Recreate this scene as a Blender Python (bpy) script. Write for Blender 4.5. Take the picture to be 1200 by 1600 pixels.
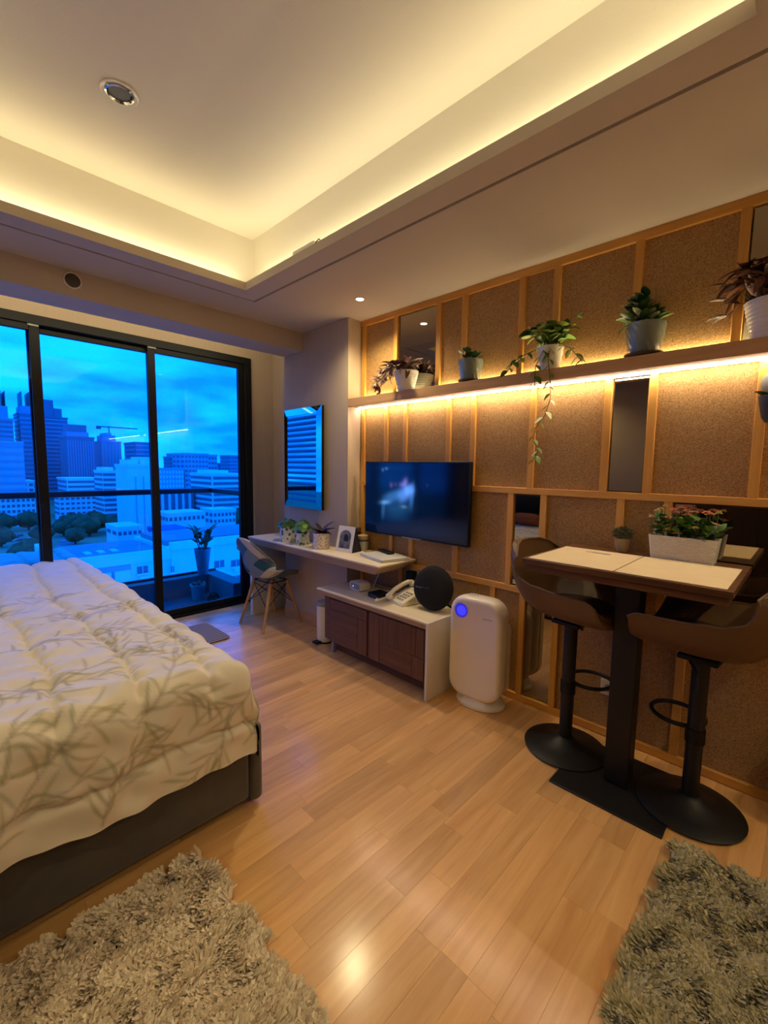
import bpy, math, random
import numpy as np
from mathutils import Vector, Matrix, Quaternion
random.seed(7); np.random.seed(7)
D = bpy.data; SC = bpy.context.scene; COL = SC.collection
PI = math.pi
for _o in list(D.objects): D.objects.remove(_o)

# ------------------------------------------------------------------ camera
H = 1.42
def cam_rot():
    y, p, r = math.radians(45.798), math.radians(5.722), math.radians(-0.822)
    f = Vector((math.sin(y)*math.cos(p), math.cos(y)*math.cos(p), -math.sin(p)))
    rt = Vector((math.cos(y), -math.sin(y), 0)); dn = f.cross(rt)
    rt2 = rt*math.cos(r) + dn*math.sin(r); dn2 = -rt*math.sin(r) + dn*math.cos(r)
    return rt2, dn2, f
RT, DN, FW = cam_rot()
cd = D.cameras.new('camera'); cam = D.objects.new('camera', cd); COL.objects.link(cam)
m = Matrix((RT, -DN, -FW)).transposed().to_4x4(); m.translation = Vector((0, 0, H)); cam.matrix_world = m
cd.sensor_fit = 'HORIZONTAL'; cd.sensor_width = 36; cd.lens = 689.7/1200*36; cd.clip_start = .02; cd.clip_end = 5000
SC.camera = cam
def sight(px, py, Y):
    d = RT*((px-600)/689.7) + DN*((py-800)/689.7) + FW
    return Vector((0, 0, H)) + d*(Y/d.y)

# ------------------------------------------------------------------ view + world
SC.view_settings.view_transform = 'Standard'; SC.view_settings.look = 'None'
SC.view_settings.gamma = 1; SC.view_settings.exposure = 0.0
SC.view_settings.use_curve_mapping = False
SC.cycles.max_bounces = 10; SC.cycles.diffuse_bounces = 5; SC.cycles.glossy_bounces = 5
SC.cycles.transparent_max_bounces = 16; SC.cycles.sample_clamp_indirect = 6
SC.cycles.caustics_reflective = False; SC.cycles.caustics_refractive = False
SKY = 4.5
w = D.worlds.new('overcast_sky'); SC.world = w; w.use_nodes = True
nt = w.node_tree; nt.nodes.clear()
def N(nt, t, **k):
    n = nt.nodes.new(t)
    for a, b in k.items(): setattr(n, a, b)
    return n
tc = N(nt, 'ShaderNodeTexCoord'); mp = N(nt, 'ShaderNodeMapping'); mp.inputs['Scale'].default_value = (1.6, 1.6, 5.5)
mp.inputs['Location'].default_value = (.35, .2, .0)
nz = N(nt, 'ShaderNodeTexNoise'); nz.inputs['Scale'].default_value = 2.6; nz.inputs['Detail'].default_value = 6; nz.inputs['Roughness'].default_value = .5
rp = N(nt, 'ShaderNodeValToRGB'); rp.color_ramp.elements[0].position = .40; rp.color_ramp.elements[0].color = (.30, .42, .62, 1)
rp.color_ramp.elements[1].position = .62; rp.color_ramp.elements[1].color = (1, 1, 1, 1)
bg = N(nt, 'ShaderNodeBackground'); bg.inputs['Strength'].default_value = SKY; ow = N(nt, 'ShaderNodeOutputWorld')
nt.links.new(tc.outputs['Generated'], mp.inputs[0]); nt.links.new(mp.outputs[0], nz.inputs['Vector'])
nt.links.new(nz.outputs['Fac'], rp.inputs[0]); nt.links.new(rp.outputs[0], bg.inputs[0]); nt.links.new(bg.outputs[0], ow.inputs[0])

# ------------------------------------------------------------------ lamps
WARM = (1.0, .85, .49); LEDW = (1.0, .83, .47)
COVE_W, SHELF_E, POCKET_W, SPOT_W = 3.7, 52.0, 9.0, 29.0
def area_lamp(name, loc, direction, sx, sy, power, color, spread=PI):
    l = D.lights.new(name, 'AREA'); l.shape = 'RECTANGLE'; l.size = sx; l.size_y = sy; l.energy = power; l.color = color; l.spread = spread
    o = D.objects.new(name, l); COL.objects.link(o); o.location = loc
    o.rotation_euler = Vector(direction).to_track_quat('-Z', 'Y').to_euler(); return o
def spot_lamp(name, loc, power, color, angle=110, blend=.6, r=.03):
    l = D.lights.new(name, 'SPOT'); l.energy = power; l.color = color; l.spot_size = math.radians(angle); l.spot_blend = blend; l.shadow_soft_size = r
    o = D.objects.new(name, l); COL.objects.link(o); o.location = loc; return o
ZS, ZT, ZL = 2.563, 2.96, 2.613                   # soffit, tray ceiling, lip top
TX0, TX1, TY0, TY1 = -.45, 1.518, .198, 2.768     # tray opening
SB = .13                                          # set-back of the cove behind the lip
DOWNLIGHTS = [(2.12, 2.32), (2.12, -1.0), (-1.0, 2.3), (-1.0, .3), (.6, -1.0)]

# ------------------------------------------------------------------ materials
def lin(c):
    return tuple((x/12.92 if x <= .04045 else ((x+.055)/1.055)**2.4) for x in [v/255. for v in c])
def newmat(name):
    mt = D.materials.new(name); mt.use_nodes = True; t = mt.node_tree
    return mt, t, t.nodes['Principled BSDF']
def mat(name, c, rough=.5, metal=0, spec=.5, var=0, vscale=8, bump=0, bscale=60, coat=0, sheen=0, stretch=(1, 1, 1), c2=None, rand=0, trans=0):
    """principled colour with a soft colour variation and fine relief"""
    mt, t, b = newmat(name); L = t.links.new
    col = (*lin(c), 1); b.inputs['Base Color'].default_value = col
    b.inputs['Roughness'].default_value = rough; b.inputs['Metallic'].default_value = metal
    b.inputs['Specular IOR Level'].default_value = spec; b.inputs['Coat Weight'].default_value = coat
    b.inputs['Sheen Weight'].default_value = sheen
    if trans: b.inputs['Transmission Weight'].default_value = trans
    tc = N(t, 'ShaderNodeTexCoord'); mp = N(t, 'ShaderNodeMapping'); mp.inputs['Scale'].default_value = stretch
    L(tc.outputs['Object'], mp.inputs[0])
    if var or c2:
        nz = N(t, 'ShaderNodeTexNoise'); nz.inputs['Scale'].default_value = vscale; nz.inputs['Detail'].default_value = 5
        L(mp.outputs[0], nz.inputs['Vector'])
        if rand:
            oi = N(t, 'ShaderNodeObjectInfo'); cx = N(t, 'ShaderNodeVectorMath', operation='MULTIPLY_ADD')
            cb = N(t, 'ShaderNodeCombineXYZ')
            for k in range(3): L(oi.outputs['Random'], cb.inputs[k])
            cx.inputs[1].default_value = (37, 51, 23); L(cb.outputs[0], cx.inputs[0]); L(mp.outputs[0], cx.inputs[2]); L(cx.outputs[0], nz.inputs['Vector'])
        r = N(t, 'ShaderNodeValToRGB'); r.color_ramp.elements[0].position = .3; r.color_ramp.elements[1].position = .7
        k = 1-var
        lo = (*lin(c2), 1) if c2 else (col[0]*k, col[1]*k, col[2]*k, 1)
        r.color_ramp.elements[0].color = lo; r.color_ramp.elements[1].color = col
        L(nz.outputs['Fac'], r.inputs[0]); out = r.outputs[0]
        if rand:
            hs = N(t, 'ShaderNodeHueSaturation'); mr = N(t, 'ShaderNodeMapRange'); mr.inputs['To Min'].default_value = 1-rand; mr.inputs['To Max'].default_value = 1+rand*.6
            L(oi.outputs['Random'], mr.inputs[0]); L(mr.outputs[0], hs.inputs['Value']); L(out, hs.inputs['Color']); out = hs.outputs[0]
        L(out, b.inputs['Base Color'])
    if bump:
        n2 = N(t, 'ShaderNodeTexNoise'); n2.inputs['Scale'].default_value = bscale; n2.inputs['Detail'].default_value = 3
        bp = N(t, 'ShaderNodeBump'); bp.inputs['Strength'].default_value = bump; bp.inputs['Distance'].default_value = .01
        L(mp.outputs[0], n2.inputs['Vector']); L(n2.outputs['Fac'], bp.inputs['Height']); L(bp.outputs[0], b.inputs['Normal'])
    return mt
def emit(name, c, s):
    mt, t, b = newmat(name); t.nodes.remove(b); e = N(t, 'ShaderNodeEmission'); e.inputs[0].default_value = (*c, 1); e.inputs[1].default_value = s
    t.links.new(e.outputs[0], t.nodes['Material Output'].inputs[0]); return mt
def attr_mat(name, rough=.8, emis=0, bump=0, bscale=200, spec=.3, sheen=0):
    mt, t, b = newmat(name); a = N(t, 'ShaderNodeVertexColor', layer_name='paint')
    b.inputs['Roughness'].default_value = rough; b.inputs['Specular IOR Level'].default_value = spec; b.inputs['Sheen Weight'].default_value = sheen
    if emis:
        b.inputs['Base Color'].default_value = (.003, .003, .004, 1)
        t.links.new(a.outputs[0], b.inputs['Emission Color']); b.inputs['Emission Strength'].default_value = emis
    else: t.links.new(a.outputs[0], b.inputs['Base Color'])
    if bump:
        n2 = N(t, 'ShaderNodeTexNoise'); n2.inputs['Scale'].default_value = bscale
        bp = N(t, 'ShaderNodeBump'); bp.inputs['Strength'].default_value = bump; bp.inputs['Distance'].default_value = .005
        t.links.new(n2.outputs['Fac'], bp.inputs['Height']); t.links.new(bp.outputs[0], b.inputs['Normal'])
    return mt
def glass(name, tint, gloss=(1, 1, 1)):
    mt, t, b = newmat(name); t.nodes.remove(b); L = t.links.new
    tr = N(t, 'ShaderNodeBsdfTransparent'); tr.inputs[0].default_value = (*tint, 1)
    gl = N(t, 'ShaderNodeBsdfGlossy'); gl.inputs['Roughness'].default_value = .0; gl.inputs[0].default_value = (*gloss, 1)
    fr = N(t, 'ShaderNodeFresnel'); fr.inputs[0].default_value = 1.45; mx = N(t, 'ShaderNodeMixShader')
    ge = N(t, 'ShaderNodeNewGeometry'); mu = N(t, 'ShaderNodeMath', operation='MULTIPLY'); sb = N(t, 'ShaderNodeMath', operation='SUBTRACT'); sb.inputs[0].default_value = 1
    L(ge.outputs['Backfacing'], sb.inputs[1]); L(fr.outputs[0], mu.inputs[0]); L(sb.outputs[0], mu.inputs[1])
    L(mu.outputs[0], mx.inputs[0]); L(tr.outputs[0], mx.inputs[1]); L(gl.outputs[0], mx.inputs[2]); L(mx.outputs[0], t.nodes['Material Output'].inputs[0])
    return mt
def wood(name, c1, c2, axis=0, scale=3.0, rough=.45, rand=.12, coat=0, grain=14, spec=.4):
    """grain stretched along one object axis, each piece with its own tone"""
    mt, t, b = newmat(name); L = t.links.new
    tc = N(t, 'ShaderNodeTexCoord'); oi = N(t, 'ShaderNodeObjectInfo'); cb = N(t, 'ShaderNodeCombineXYZ')
    for k in range(3): L(oi.outputs['Random'], cb.inputs[k])
    ad = N(t, 'ShaderNodeVectorMath', operation='MULTIPLY_ADD'); ad.inputs[1].default_value = (31, 17, 43); L(cb.outputs[0], ad.inputs[0]); L(tc.outputs['Object'], ad.inputs[2])
    mp = N(t, 'ShaderNodeMapping'); s = [grain]*3; s[axis] = .9; mp.inputs['Scale'].default_value = s; L(ad.outputs[0], mp.inputs[0])
    nz = N(t, 'ShaderNodeTexNoise'); nz.inputs['Scale'].default_value = scale; nz.inputs['Detail'].default_value = 6; nz.inputs['Roughness'].default_value = .6; nz.inputs['Distortion'].default_value = .6
    L(mp.outputs[0], nz.inputs['Vector'])
    r = N(t, 'ShaderNodeValToRGB'); r.color_ramp.elements[0].position = .28; r.color_ramp.elements[1].position = .72
    r.color_ramp.elements[0].color = (*lin(c2), 1); r.color_ramp.elements[1].color = (*lin(c1), 1); L(nz.outputs['Fac'], r.inputs[0])
    hs = N(t, 'ShaderNodeHueSaturation'); mr = N(t, 'ShaderNodeMapRange'); mr.inputs['To Min'].default_value = 1-rand; mr.inputs['To Max'].default_value = 1+rand
    L(oi.outputs['Random'], mr.inputs[0]); L(mr.outputs[0], hs.inputs['Value']); L(r.outputs[0], hs.inputs['Color']); L(hs.outputs[0], b.inputs['Base Color'])
    b.inputs['Roughness'].default_value = rough; b.inputs['Coat Weight'].default_value = coat; b.inputs['Coat Roughness'].default_value = .18; b.inputs['Specular IOR Level'].default_value = spec
    bp = N(t, 'ShaderNodeBump'); bp.inputs['Strength'].default_value = .08; bp.inputs['Distance'].default_value = .004; L(nz.outputs['Fac'], bp.inputs['Height']); L(bp.outputs[0], b.inputs['Normal'])
    return mt

M = {}
M['ceiling'] = mat('ceiling_paint', (226, 220, 208), .9, bump=.05, bscale=120)
M['soffit'] = mat('soffit_paint', (196, 182, 164), .9, bump=.03, bscale=120)
M['wall'] = mat('wall_paper', (192, 172, 148), .85, var=.06, vscale=40, stretch=(1, 1, .06), bump=.08, bscale=90)
M['wallplain'] = mat('wall_paint', (186, 168, 145), .85, bump=.03)
M['floor'] = wood('laminate', (234, 184, 118), (206, 150, 86), axis=0, scale=1.8, rough=.42, rand=.14, coat=.65, grain=11, spec=.4)
M['floorbase'] = mat('floor_core', (150, 105, 60), .7)
M['pine'] = wood('pine', (226, 170, 84), (208, 146, 62), axis=2, scale=2.2, rough=.5, rand=.06)
M['piney'] = wood('pine_rail', (226, 170, 84), (208, 146, 62), axis=1, scale=2.2, rough=.5, rand=.06)
M['oak'] = wood('shelf_oak', (214, 168, 112), (190, 144, 92), axis=1, scale=2.4, rough=.5, rand=0)
M['desk'] = wood('pale_ash', (238, 224, 192), (222, 204, 168), axis=1, scale=1.6, rough=.4, rand=0, grain=9)
M['deskedge'] = wood('desk_edge', (176, 150, 122), (160, 134, 106), axis=1, scale=1.6, rough=.5, rand=0)
M['whitelam'] = mat('white_laminate', (232, 226, 212), .4, var=.03, vscale=5)
M['walnut'] = wood('dark_walnut', (112, 76, 52), (82, 54, 38), axis=1, scale=2.5, rough=.45, rand=.06, grain=16)
M['walnutv'] = wood('dark_walnut_upright', (116, 78, 53), (82, 54, 38), axis=2, scale=2.5, rough=.45, rand=.06, grain=16)
M['table'] = wood('acacia', (112, 72, 38), (76, 46, 24), axis=1, scale=2.5, rough=.4, rand=.1, grain=15)
M['black'] = mat('black_frame', (11, 10, 10), .5, spec=.3)
M['blackmetal'] = mat('black_metal', (22, 21, 20), .5, metal=.2, bump=.05, bscale=400)
M['blackcloth'] = mat('black_cloth', (15, 15, 16), .95, bump=.3, bscale=700)
M['chrome'] = mat('chrome', (200, 200, 200), .15, metal=1)
M['mirror'] = mat('mirror_silver', (200, 202, 200), .015, metal=1)
M['mirrord'] = mat('mirror_bronze', (168, 160, 142), .02, metal=1)
M['whiteplastic'] = mat('white_plastic', (238, 232, 218), .3, coat=.3)
M['purifier'] = mat('purifier_shell', (240, 228, 208), .3, coat=.2)
M['greyplastic'] = mat('grey_plastic', (150, 146, 140), .4)
M['ivory'] = mat('ivory_plastic', (232, 222, 196), .4)
M['terrazzo'] = None
M['ceramicw'] = mat('white_ceramic', (232, 226, 214), .35, coat=.3)
M['ceramicg'] = mat('sage_ceramic', (122, 132, 120), .2, coat=.7)
M['saucer'] = mat('dark_saucer', (70, 66, 58), .4)
M['soil'] = mat('soil', (52, 38, 26), .95, var=.4, vscale=60, bump=.6, bscale=120)
M['leather'] = mat('tan_leather', (106, 76, 42), .5, var=.2, vscale=6, bump=.12, bscale=160)
M['leatherd'] = mat('dark_seat_leather', (52, 34, 24), .55, bump=.12, bscale=160)
M['bedfab'] = mat('charcoal_upholstery', (88, 82, 76), .95, var=.2, vscale=14, bump=.25, bscale=500, sheen=.3)
M['linen'] = attr_mat('printed_comforter', .75, bump=.05, bscale=300, sheen=.2)
M['pillow'] = mat('white_pillow', (230, 222, 204), .9, bump=.1, bscale=50)
M['tan'] = mat('tan_cushion', (140, 78, 44), .8, bump=.1)
M['rug'] = attr_mat('shag_pile', .95, spec=.1, sheen=.2)
M['rugbase'] = mat('rug_backing', (140, 120, 92), .95)
M['patch'], t_, b__ = newmat('patchwork_fabric')
_a = N(t_, 'ShaderNodeVertexColor', layer_name='paint'); _m = N(t_, 'ShaderNodeMapping'); _m.inputs['Rotation'].default_value = (0, 0, PI/4); _m.inputs['Scale'].default_value = (8.5, 8.5, 0)
_f = N(t_, 'ShaderNodeVectorMath', operation='FLOOR'); _w = N(t_, 'ShaderNodeTexWhiteNoise', noise_dimensions='3D'); _r = N(t_, 'ShaderNodeValToRGB'); _r.color_ramp.interpolation = 'CONSTANT'
for _k, _c in enumerate(((70, 112, 136), (150, 152, 156), (188, 186, 176), (44, 92, 112), (98, 108, 120), (206, 200, 186), (70, 80, 90), (122, 148, 164))):
    if _k < 2: _e = _r.color_ramp.elements[_k]; _e.position = _k/8
    else: _e = _r.color_ramp.elements.new(_k/8)
    _e.color = (*lin(_c), 1)
for _x, _y in ((_a.outputs[0], _m.inputs[0]), (_m.outputs[0], _f.inputs[0]), (_f.outputs[0], _w.inputs[0]), (_w.outputs['Value'], _r.inputs[0]), (_r.outputs[0], b__.inputs['Base Color'])): t_.links.new(_x, _y)
b__.inputs['Roughness'].default_value = .9
M['beech'] = wood('beech_leg', (206, 158, 100), (188, 138, 82), axis=2, scale=3, rough=.45, rand=0)
M['screen'] = attr_mat('tv_picture', .10, emis=1.0, spec=.35)
M['led'] = emit('led_strip', (1.0, .86, .66), SHELF_E)
M['bulb'] = emit('lamp_glass', (1.0, .86, .62), 14)
M['bluelight'] = emit('blue_display', (.06, .05, 1.0), 1.1)
M['bluedeep'] = emit('blue_ring', (.04, .03, .55), .9)
M['whitedot'] = emit('white_led', (1, 1, 1), 3)
TINT = (.03, .42, 1.0)
M['pane'] = glass('blue_tinted_glass', TINT, (.5, .85, .9))
M['railglass'] = glass('railing_glass', (.93, .96, .96), (.8, .8, .8))
M['jarglass'] = glass('jar_glass', (.75, .8, .78))
M['amber'] = glass('amber_glass', (.45, .25, .12))
M['mat'] = mat('pale_placemat', (236, 214, 170), .6, var=.07, vscale=9)
M['conc'] = mat('balcony_concrete', (150, 150, 146), .8, var=.15, vscale=5)
M['tile'] = mat('balcony_tile', (112, 116, 118), .35, var=.12, vscale=3)
M['railing'] = mat('rail_metal', (70, 74, 78), .4, metal=.4)
M['leaf'] = mat('green_leaf', (92, 138, 44), .45, var=.35, vscale=25, rand=.3)
M['leafd'] = mat('deep_green_leaf', (58, 98, 40), .4, var=.3, vscale=25, rand=.3)
M['leafy'] = mat('lime_leaf', (168, 186, 84), .45, var=.3, vscale=25, rand=.25)
M['leafp'] = mat('purple_leaf', (128, 58, 64), .4, c2=(74, 72, 46), vscale=22, rand=.35)
M['leafs'] = mat('silver_striped_leaf', (196, 176, 172), .35, c2=(106, 66, 78), vscale=30, rand=.3)
M['leafv'] = mat('variegated_leaf', (70, 112, 46), .4, c2=(210, 208, 150), vscale=10, rand=.3)
M['maroon'] = mat('maroon_leaf', (62, 34, 38), .45, var=.3, vscale=20)
M['stem'] = mat('stem', (92, 96, 48), .6)
M['grey_leaf'] = mat('grey_green_sprig', (112, 114, 84), .8, var=.4, vscale=80)
M['flower'] = mat('coral_petal', (255, 164, 116), .6, var=.25, vscale=60, rand=.2)
M['bud'] = mat('yellow_bud', (206, 184, 96), .6, var=.3, vscale=60)
M['clay'] = mat('stone_pot', (176, 150, 112), .8, var=.15, vscale=20)
M['pot_dark'] = mat('slate_pot', (58, 58, 60), .4)
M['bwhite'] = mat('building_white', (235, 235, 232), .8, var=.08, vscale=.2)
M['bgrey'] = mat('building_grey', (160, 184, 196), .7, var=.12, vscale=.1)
M['bdark'] = mat('building_glass', (92, 128, 150), .5, var=.25, vscale=.05)  # dark glass colour lightened and blued to carry the haze of distance
M['bdim'] = mat('haze_tinted_tower', (128, 164, 186), .7, var=.12, vscale=.03)  # far towers: aerial haze put into the base colour, no volume
M['bwin'] = mat('building_window', (84, 108, 124), .4)
M['roofm'] = mat('roof_sheet', (140, 146, 150), .7, var=.2, vscale=.3)
M['tree'] = mat('tree_foliage', (60, 92, 52), .9, var=.5, vscale=.9, bump=.8, bscale=3)
M['trunk'] = mat('tree_trunk', (70, 56, 42), .9)
M['ground'] = mat('city_ground', (130, 146, 112), .95, var=.5, vscale=.02, c2=(100, 116, 84))
M['road'] = mat('road_asphalt', (128, 132, 136), .9, var=.1, vscale=.2)
M['carr'] = mat('car_red', (210, 70, 70), .4); M['carw'] = mat('car_white', (225, 225, 225), .4); M['card'] = mat('car_dark', (50, 52, 56), .4)
M['crane'] = mat('crane_steel', (100, 104, 110), .6)
M['paper'] = mat('calendar_paper', (226, 218, 208), .8)
M['navy'] = mat('navy_card', (26, 26, 40), .8)
M['photo'] = None
M['laptop'] = mat('pale_laptop', (206, 202, 190), .4)
M['kraft'] = mat('kraft_paper', (186, 150, 104), .9)
M['silver'] = mat('silver_label', (196, 192, 180), .35, metal=.5)
M['lidwood'] = mat('lid_wood', (206, 180, 138), .6)
M['cupboard'] = wood('dark_cupboard', (54, 36, 26), (40, 26, 18), axis=2, scale=2, rough=.4, rand=.1)
M['matstripe'] = None

def cork_mat():
    mt, t, b = newmat('cork'); L = t.links.new
    tc = N(t, 'ShaderNodeTexCoord'); oi = N(t, 'ShaderNodeObjectInfo')
    v = N(t, 'ShaderNodeTexVoronoi'); v.inputs['Scale'].default_value = 240
    L(tc.outputs['Object'], v.inputs['Vector'])
    r = N(t, 'ShaderNodeValToRGB'); e = r.color_ramp.elements
    e[0].position = .0; e[0].color = (*lin((142, 108, 66)), 1); e[1].position = 1; e[1].color = (*lin((194, 154, 102)), 1)
    k = r.color_ramp.elements.new(.14); k.color = (*lin((162, 124, 76)), 1); k = r.color_ramp.elements.new(.6); k.color = (*lin((178, 138, 88)), 1)
    sx = N(t, 'ShaderNodeSeparateColor'); L(v.outputs['Color'], sx.inputs[0]); L(sx.outputs[0], r.inputs[0])
    hs = N(t, 'ShaderNodeHueSaturation'); mr = N(t, 'ShaderNodeMapRange'); mr.inputs['To Min'].default_value = .93; mr.inputs['To Max'].default_value = 1.05
    L(oi.outputs['Random'], mr.inputs[0]); L(mr.outputs[0], hs.inputs['Value']); L(r.outputs[0], hs.inputs['Color']); L(hs.outputs[0], b.inputs['Base Color'])
    b.inputs['Roughness'].default_value = .9; b.inputs['Specular IOR Level'].default_value = .2
    bp = N(t, 'ShaderNodeBump'); bp.inputs['Strength'].default_value = .25; bp.inputs['Distance'].default_value = .003
    L(v.outputs['Distance'], bp.inputs['Height']); L(bp.outputs[0], b.inputs['Normal'])
    return mt
M['cork'] = cork_mat()
def speckle(name, base, spots, scale, thr):
    mt, t, b = newmat(name); L = t.links.new
    tc = N(t, 'ShaderNodeTexCoord'); v = N(t, 'ShaderNodeTexVoronoi'); v.inputs['Scale'].default_value = scale; L(tc.outputs['Object'], v.inputs['Vector'])
    lt = N(t, 'ShaderNodeMath', operation='LESS_THAN'); lt.inputs[1].default_value = thr; L(v.outputs['Distance'], lt.inputs[0])
    sx = N(t, 'ShaderNodeSeparateColor'); L(v.outputs['Color'], sx.inputs[0]); r = N(t, 'ShaderNodeValToRGB'); r.color_ramp.interpolation = 'CONSTANT'
    e = r.color_ramp.elements; e[0].color = (*lin(spots[0]), 1); e[1].position = .66; e[1].color = (*lin(spots[2]), 1); k = e.new(.33); k.color = (*lin(spots[1]), 1)
    L(sx.outputs[0], r.inputs[0]); mx = N(t, 'ShaderNodeMix', data_type='RGBA'); L(lt.outputs[0], mx.inputs[0]); mx.inputs[6].default_value = (*lin(base), 1); L(r.outputs[0], mx.inputs[7]); L(mx.outputs[2], b.inputs['Base Color'])
    b.inputs['Roughness'].default_value = .4; return mt
M['terrazzo'] = speckle('terrazzo', (236, 222, 204), ((60, 40, 36), (150, 84, 66), (120, 110, 100)), 75, .30)
M['leafprint'] = speckle('leaf_printed_ceramic', (232, 230, 214), ((88, 116, 84), (116, 142, 110), (70, 104, 82)), 26, .36)
def stripes(name, c1, c2, axis, freq, rough=.9):
    mt, t, b = newmat(name); L = t.links.new
    tc = N(t, 'ShaderNodeTexCoord'); wv = N(t, 'ShaderNodeTexWave'); wv.bands_direction = 'XYZ'[axis]; wv.inputs['Scale'].default_value = freq; wv.inputs['Distortion'].default_value = .6
    L(tc.outputs['Object'], wv.inputs['Vector']); r = N(t, 'ShaderNodeValToRGB'); r.color_ramp.elements[0].color = (*lin(c1), 1); r.color_ramp.elements[1].color = (*lin(c2), 1)
    L(wv.outputs['Fac'], r.inputs[0]); L(r.outputs[0], b.inputs['Base Color']); b.inputs['Roughness'].default_value = rough; return mt
M['matstripe'] = stripes('striped_mat', (92, 74, 60), (176, 156, 132), 1, 9)

# ------------------------------------------------------------------ mesh helpers
class MB:
    def __init__(s): s.v = []; s.f = []; s.smooth = False
    def add(s, vs, fs):
        o = len(s.v); s.v += [tuple(p) for p in vs]; s.f += [tuple(i+o for i in f) for f in fs]; return s
    def box(s, x0, x1, y0, y1, z0, z1):
        return s.add([(x0, y0, z0), (x1, y0, z0), (x1, y1, z0), (x0, y1, z0), (x0, y0, z1), (x1, y0, z1), (x1, y1, z1), (x0, y1, z1)],
                     [(0, 3, 2, 1), (4, 5, 6, 7), (0, 1, 5, 4), (1, 2, 6, 5), (2, 3, 7, 6), (3, 0, 4, 7)])
    def prism(s, poly, z0, z1):
        n = len(poly); return s.add([(x, y, z0) for x, y in poly]+[(x, y, z1) for x, y in poly],
            [tuple(range(n))[::-1], tuple(range(n, 2*n))]+[(i, (i+1) % n, n+(i+1) % n, n+i) for i in range(n)])
    def tube(s, pts, r, n=8, cap=True):
        s.smooth = True
        pts = [Vector(p) for p in pts]; rs = r if isinstance(r, (list, tuple)) else [r]*len(pts); rings = []; up = None
        for i, p in enumerate(pts):
            d = (pts[min(i+1, len(pts)-1)]-pts[max(i-1, 0)]).normalized()
            if up is None: up = d.orthogonal().normalized()
            up = (up - d*up.dot(d)).normalized(); sd = d.cross(up)
            rings.append([p+(up*math.cos(2*PI*k/n)+sd*math.sin(2*PI*k/n))*rs[i] for k in range(n)])
        vs = [q for rg in rings for q in rg]; fs = []
        for i in range(len(pts)-1):
            for k in range(n): fs.append((i*n+k, i*n+(k+1) % n, (i+1)*n+(k+1) % n, (i+1)*n+k))
        if cap: fs += [tuple(range(n))[::-1], tuple(range((len(pts)-1)*n, len(pts)*n))]
        return s.add(vs, fs)
    def lathe(s, prof, n=28, c=(0, 0, 0), sx=1, sy=1, twist=None):
        s.smooth = True; vs = []; fs = []
        for (r, z) in prof:
            for k in range(n):
                a = 2*PI*k/n; rr = r if twist is None else twist(r, z, a)
                vs.append((c[0]+rr*math.cos(a)*sx, c[1]+rr*math.sin(a)*sy, c[2]+z))
        for i in range(len(prof)-1):
            for k in range(n): fs.append((i*n+k, i*n+(k+1) % n, (i+1)*n+(k+1) % n, (i+1)*n+k))
        fs += [tuple(range(n))[::-1], tuple(range((len(prof)-1)*n, len(prof)*n))]
        return s.add(vs, fs)
    def blob(s, c, r, seed=0, amp=.15, n=10):
        s.smooth = True; rnd = random.Random(seed); ph = [rnd.uniform(0, 6) for _ in range(6)]; vs = []; fs = []
        rx, ry, rz = r if isinstance(r, (tuple, list)) else (r, r, r)
        for i in range(n+1):
            t = PI*i/n
            for k in range(2*n):
                a = PI*k/n; q = 1+amp*(math.sin(3*a+ph[0])*math.sin(2*t+ph[1])+.6*math.sin(5*a+ph[2])*math.sin(4*t+ph[3]))
                vs.append((c[0]+rx*q*math.sin(t)*math.cos(a), c[1]+ry*q*math.sin(t)*math.sin(a), c[2]+rz*q*math.cos(t)))
        for i in range(n):
            for k in range(2*n): fs.append((i*2*n+k, (i+1)*2*n+k, (i+1)*2*n+(k+1) % (2*n), i*2*n+(k+1) % (2*n)))
        return s.add(vs, fs)
    def grid(s, nu, nv, fn):
        s.smooth = True
        vs = [fn(i/(nu-1), j/(nv-1)) for j in range(nv) for i in range(nu)]
        return s.add(vs, [(j*nu+i, j*nu+i+1, (j+1)*nu+i+1, (j+1)*nu+i) for j in range(nv-1) for i in range(nu-1)])
    def mesh(s, name, mt):
        me = D.meshes.new(name); me.from_pydata(s.v, [], s.f); me.update()
        if mt: me.materials.append(mt)
        if s.smooth: me.shade_smooth(); me.set_sharp_from_angle(angle=math.radians(42))
        return me
    def build(s, name, mt, parent=None, loc=None, bevel=0, seg=2, solid=0, sub=0):
        return put(name, s.mesh(name, mt), parent, loc, bevel, seg, solid, sub)
def put(name, me, parent=None, loc=None, bevel=0, seg=2, solid=0, sub=0):
    o = D.objects.new(name, me); COL.objects.link(o)
    if parent: o.parent = parent
    if loc is not None: o.location = loc
    if sub: md = o.modifiers.new('sub', 'SUBSURF'); md.levels = sub; md.render_levels = sub
    if solid: md = o.modifiers.new('solid', 'SOLIDIFY'); md.thickness = solid; md.offset = 0
    if bevel:
        md = o.modifiers.new('bevel', 'BEVEL'); md.width = bevel; md.segments = seg; md.limit_method = 'ANGLE'; md.angle_limit = math.radians(40)
        if not me.polygons[0].use_smooth: me.shade_smooth(); me.set_sharp_from_angle(angle=math.radians(30))
    return o
def box(name, mt, x0, x1, y0, y1, z0, z1, parent=None, bevel=0, seg=2, loc=None):
    """box whose origin lies at its centre"""
    cx, cy, cz = (x0+x1)/2, (y0+y1)/2, (z0+z1)/2
    return MB().box(x0-cx, x1-cx, y0-cy, y1-cy, z0-cz, z1-cz).build(name, mt, parent, (cx, cy, cz), bevel, seg)
def structure(o): o['kind'] = 'structure'; return o
def tag(o, label, cat, group=None):
    o['label'] = label; o['category'] = cat
    if group: o['group'] = group
    return o
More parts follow.
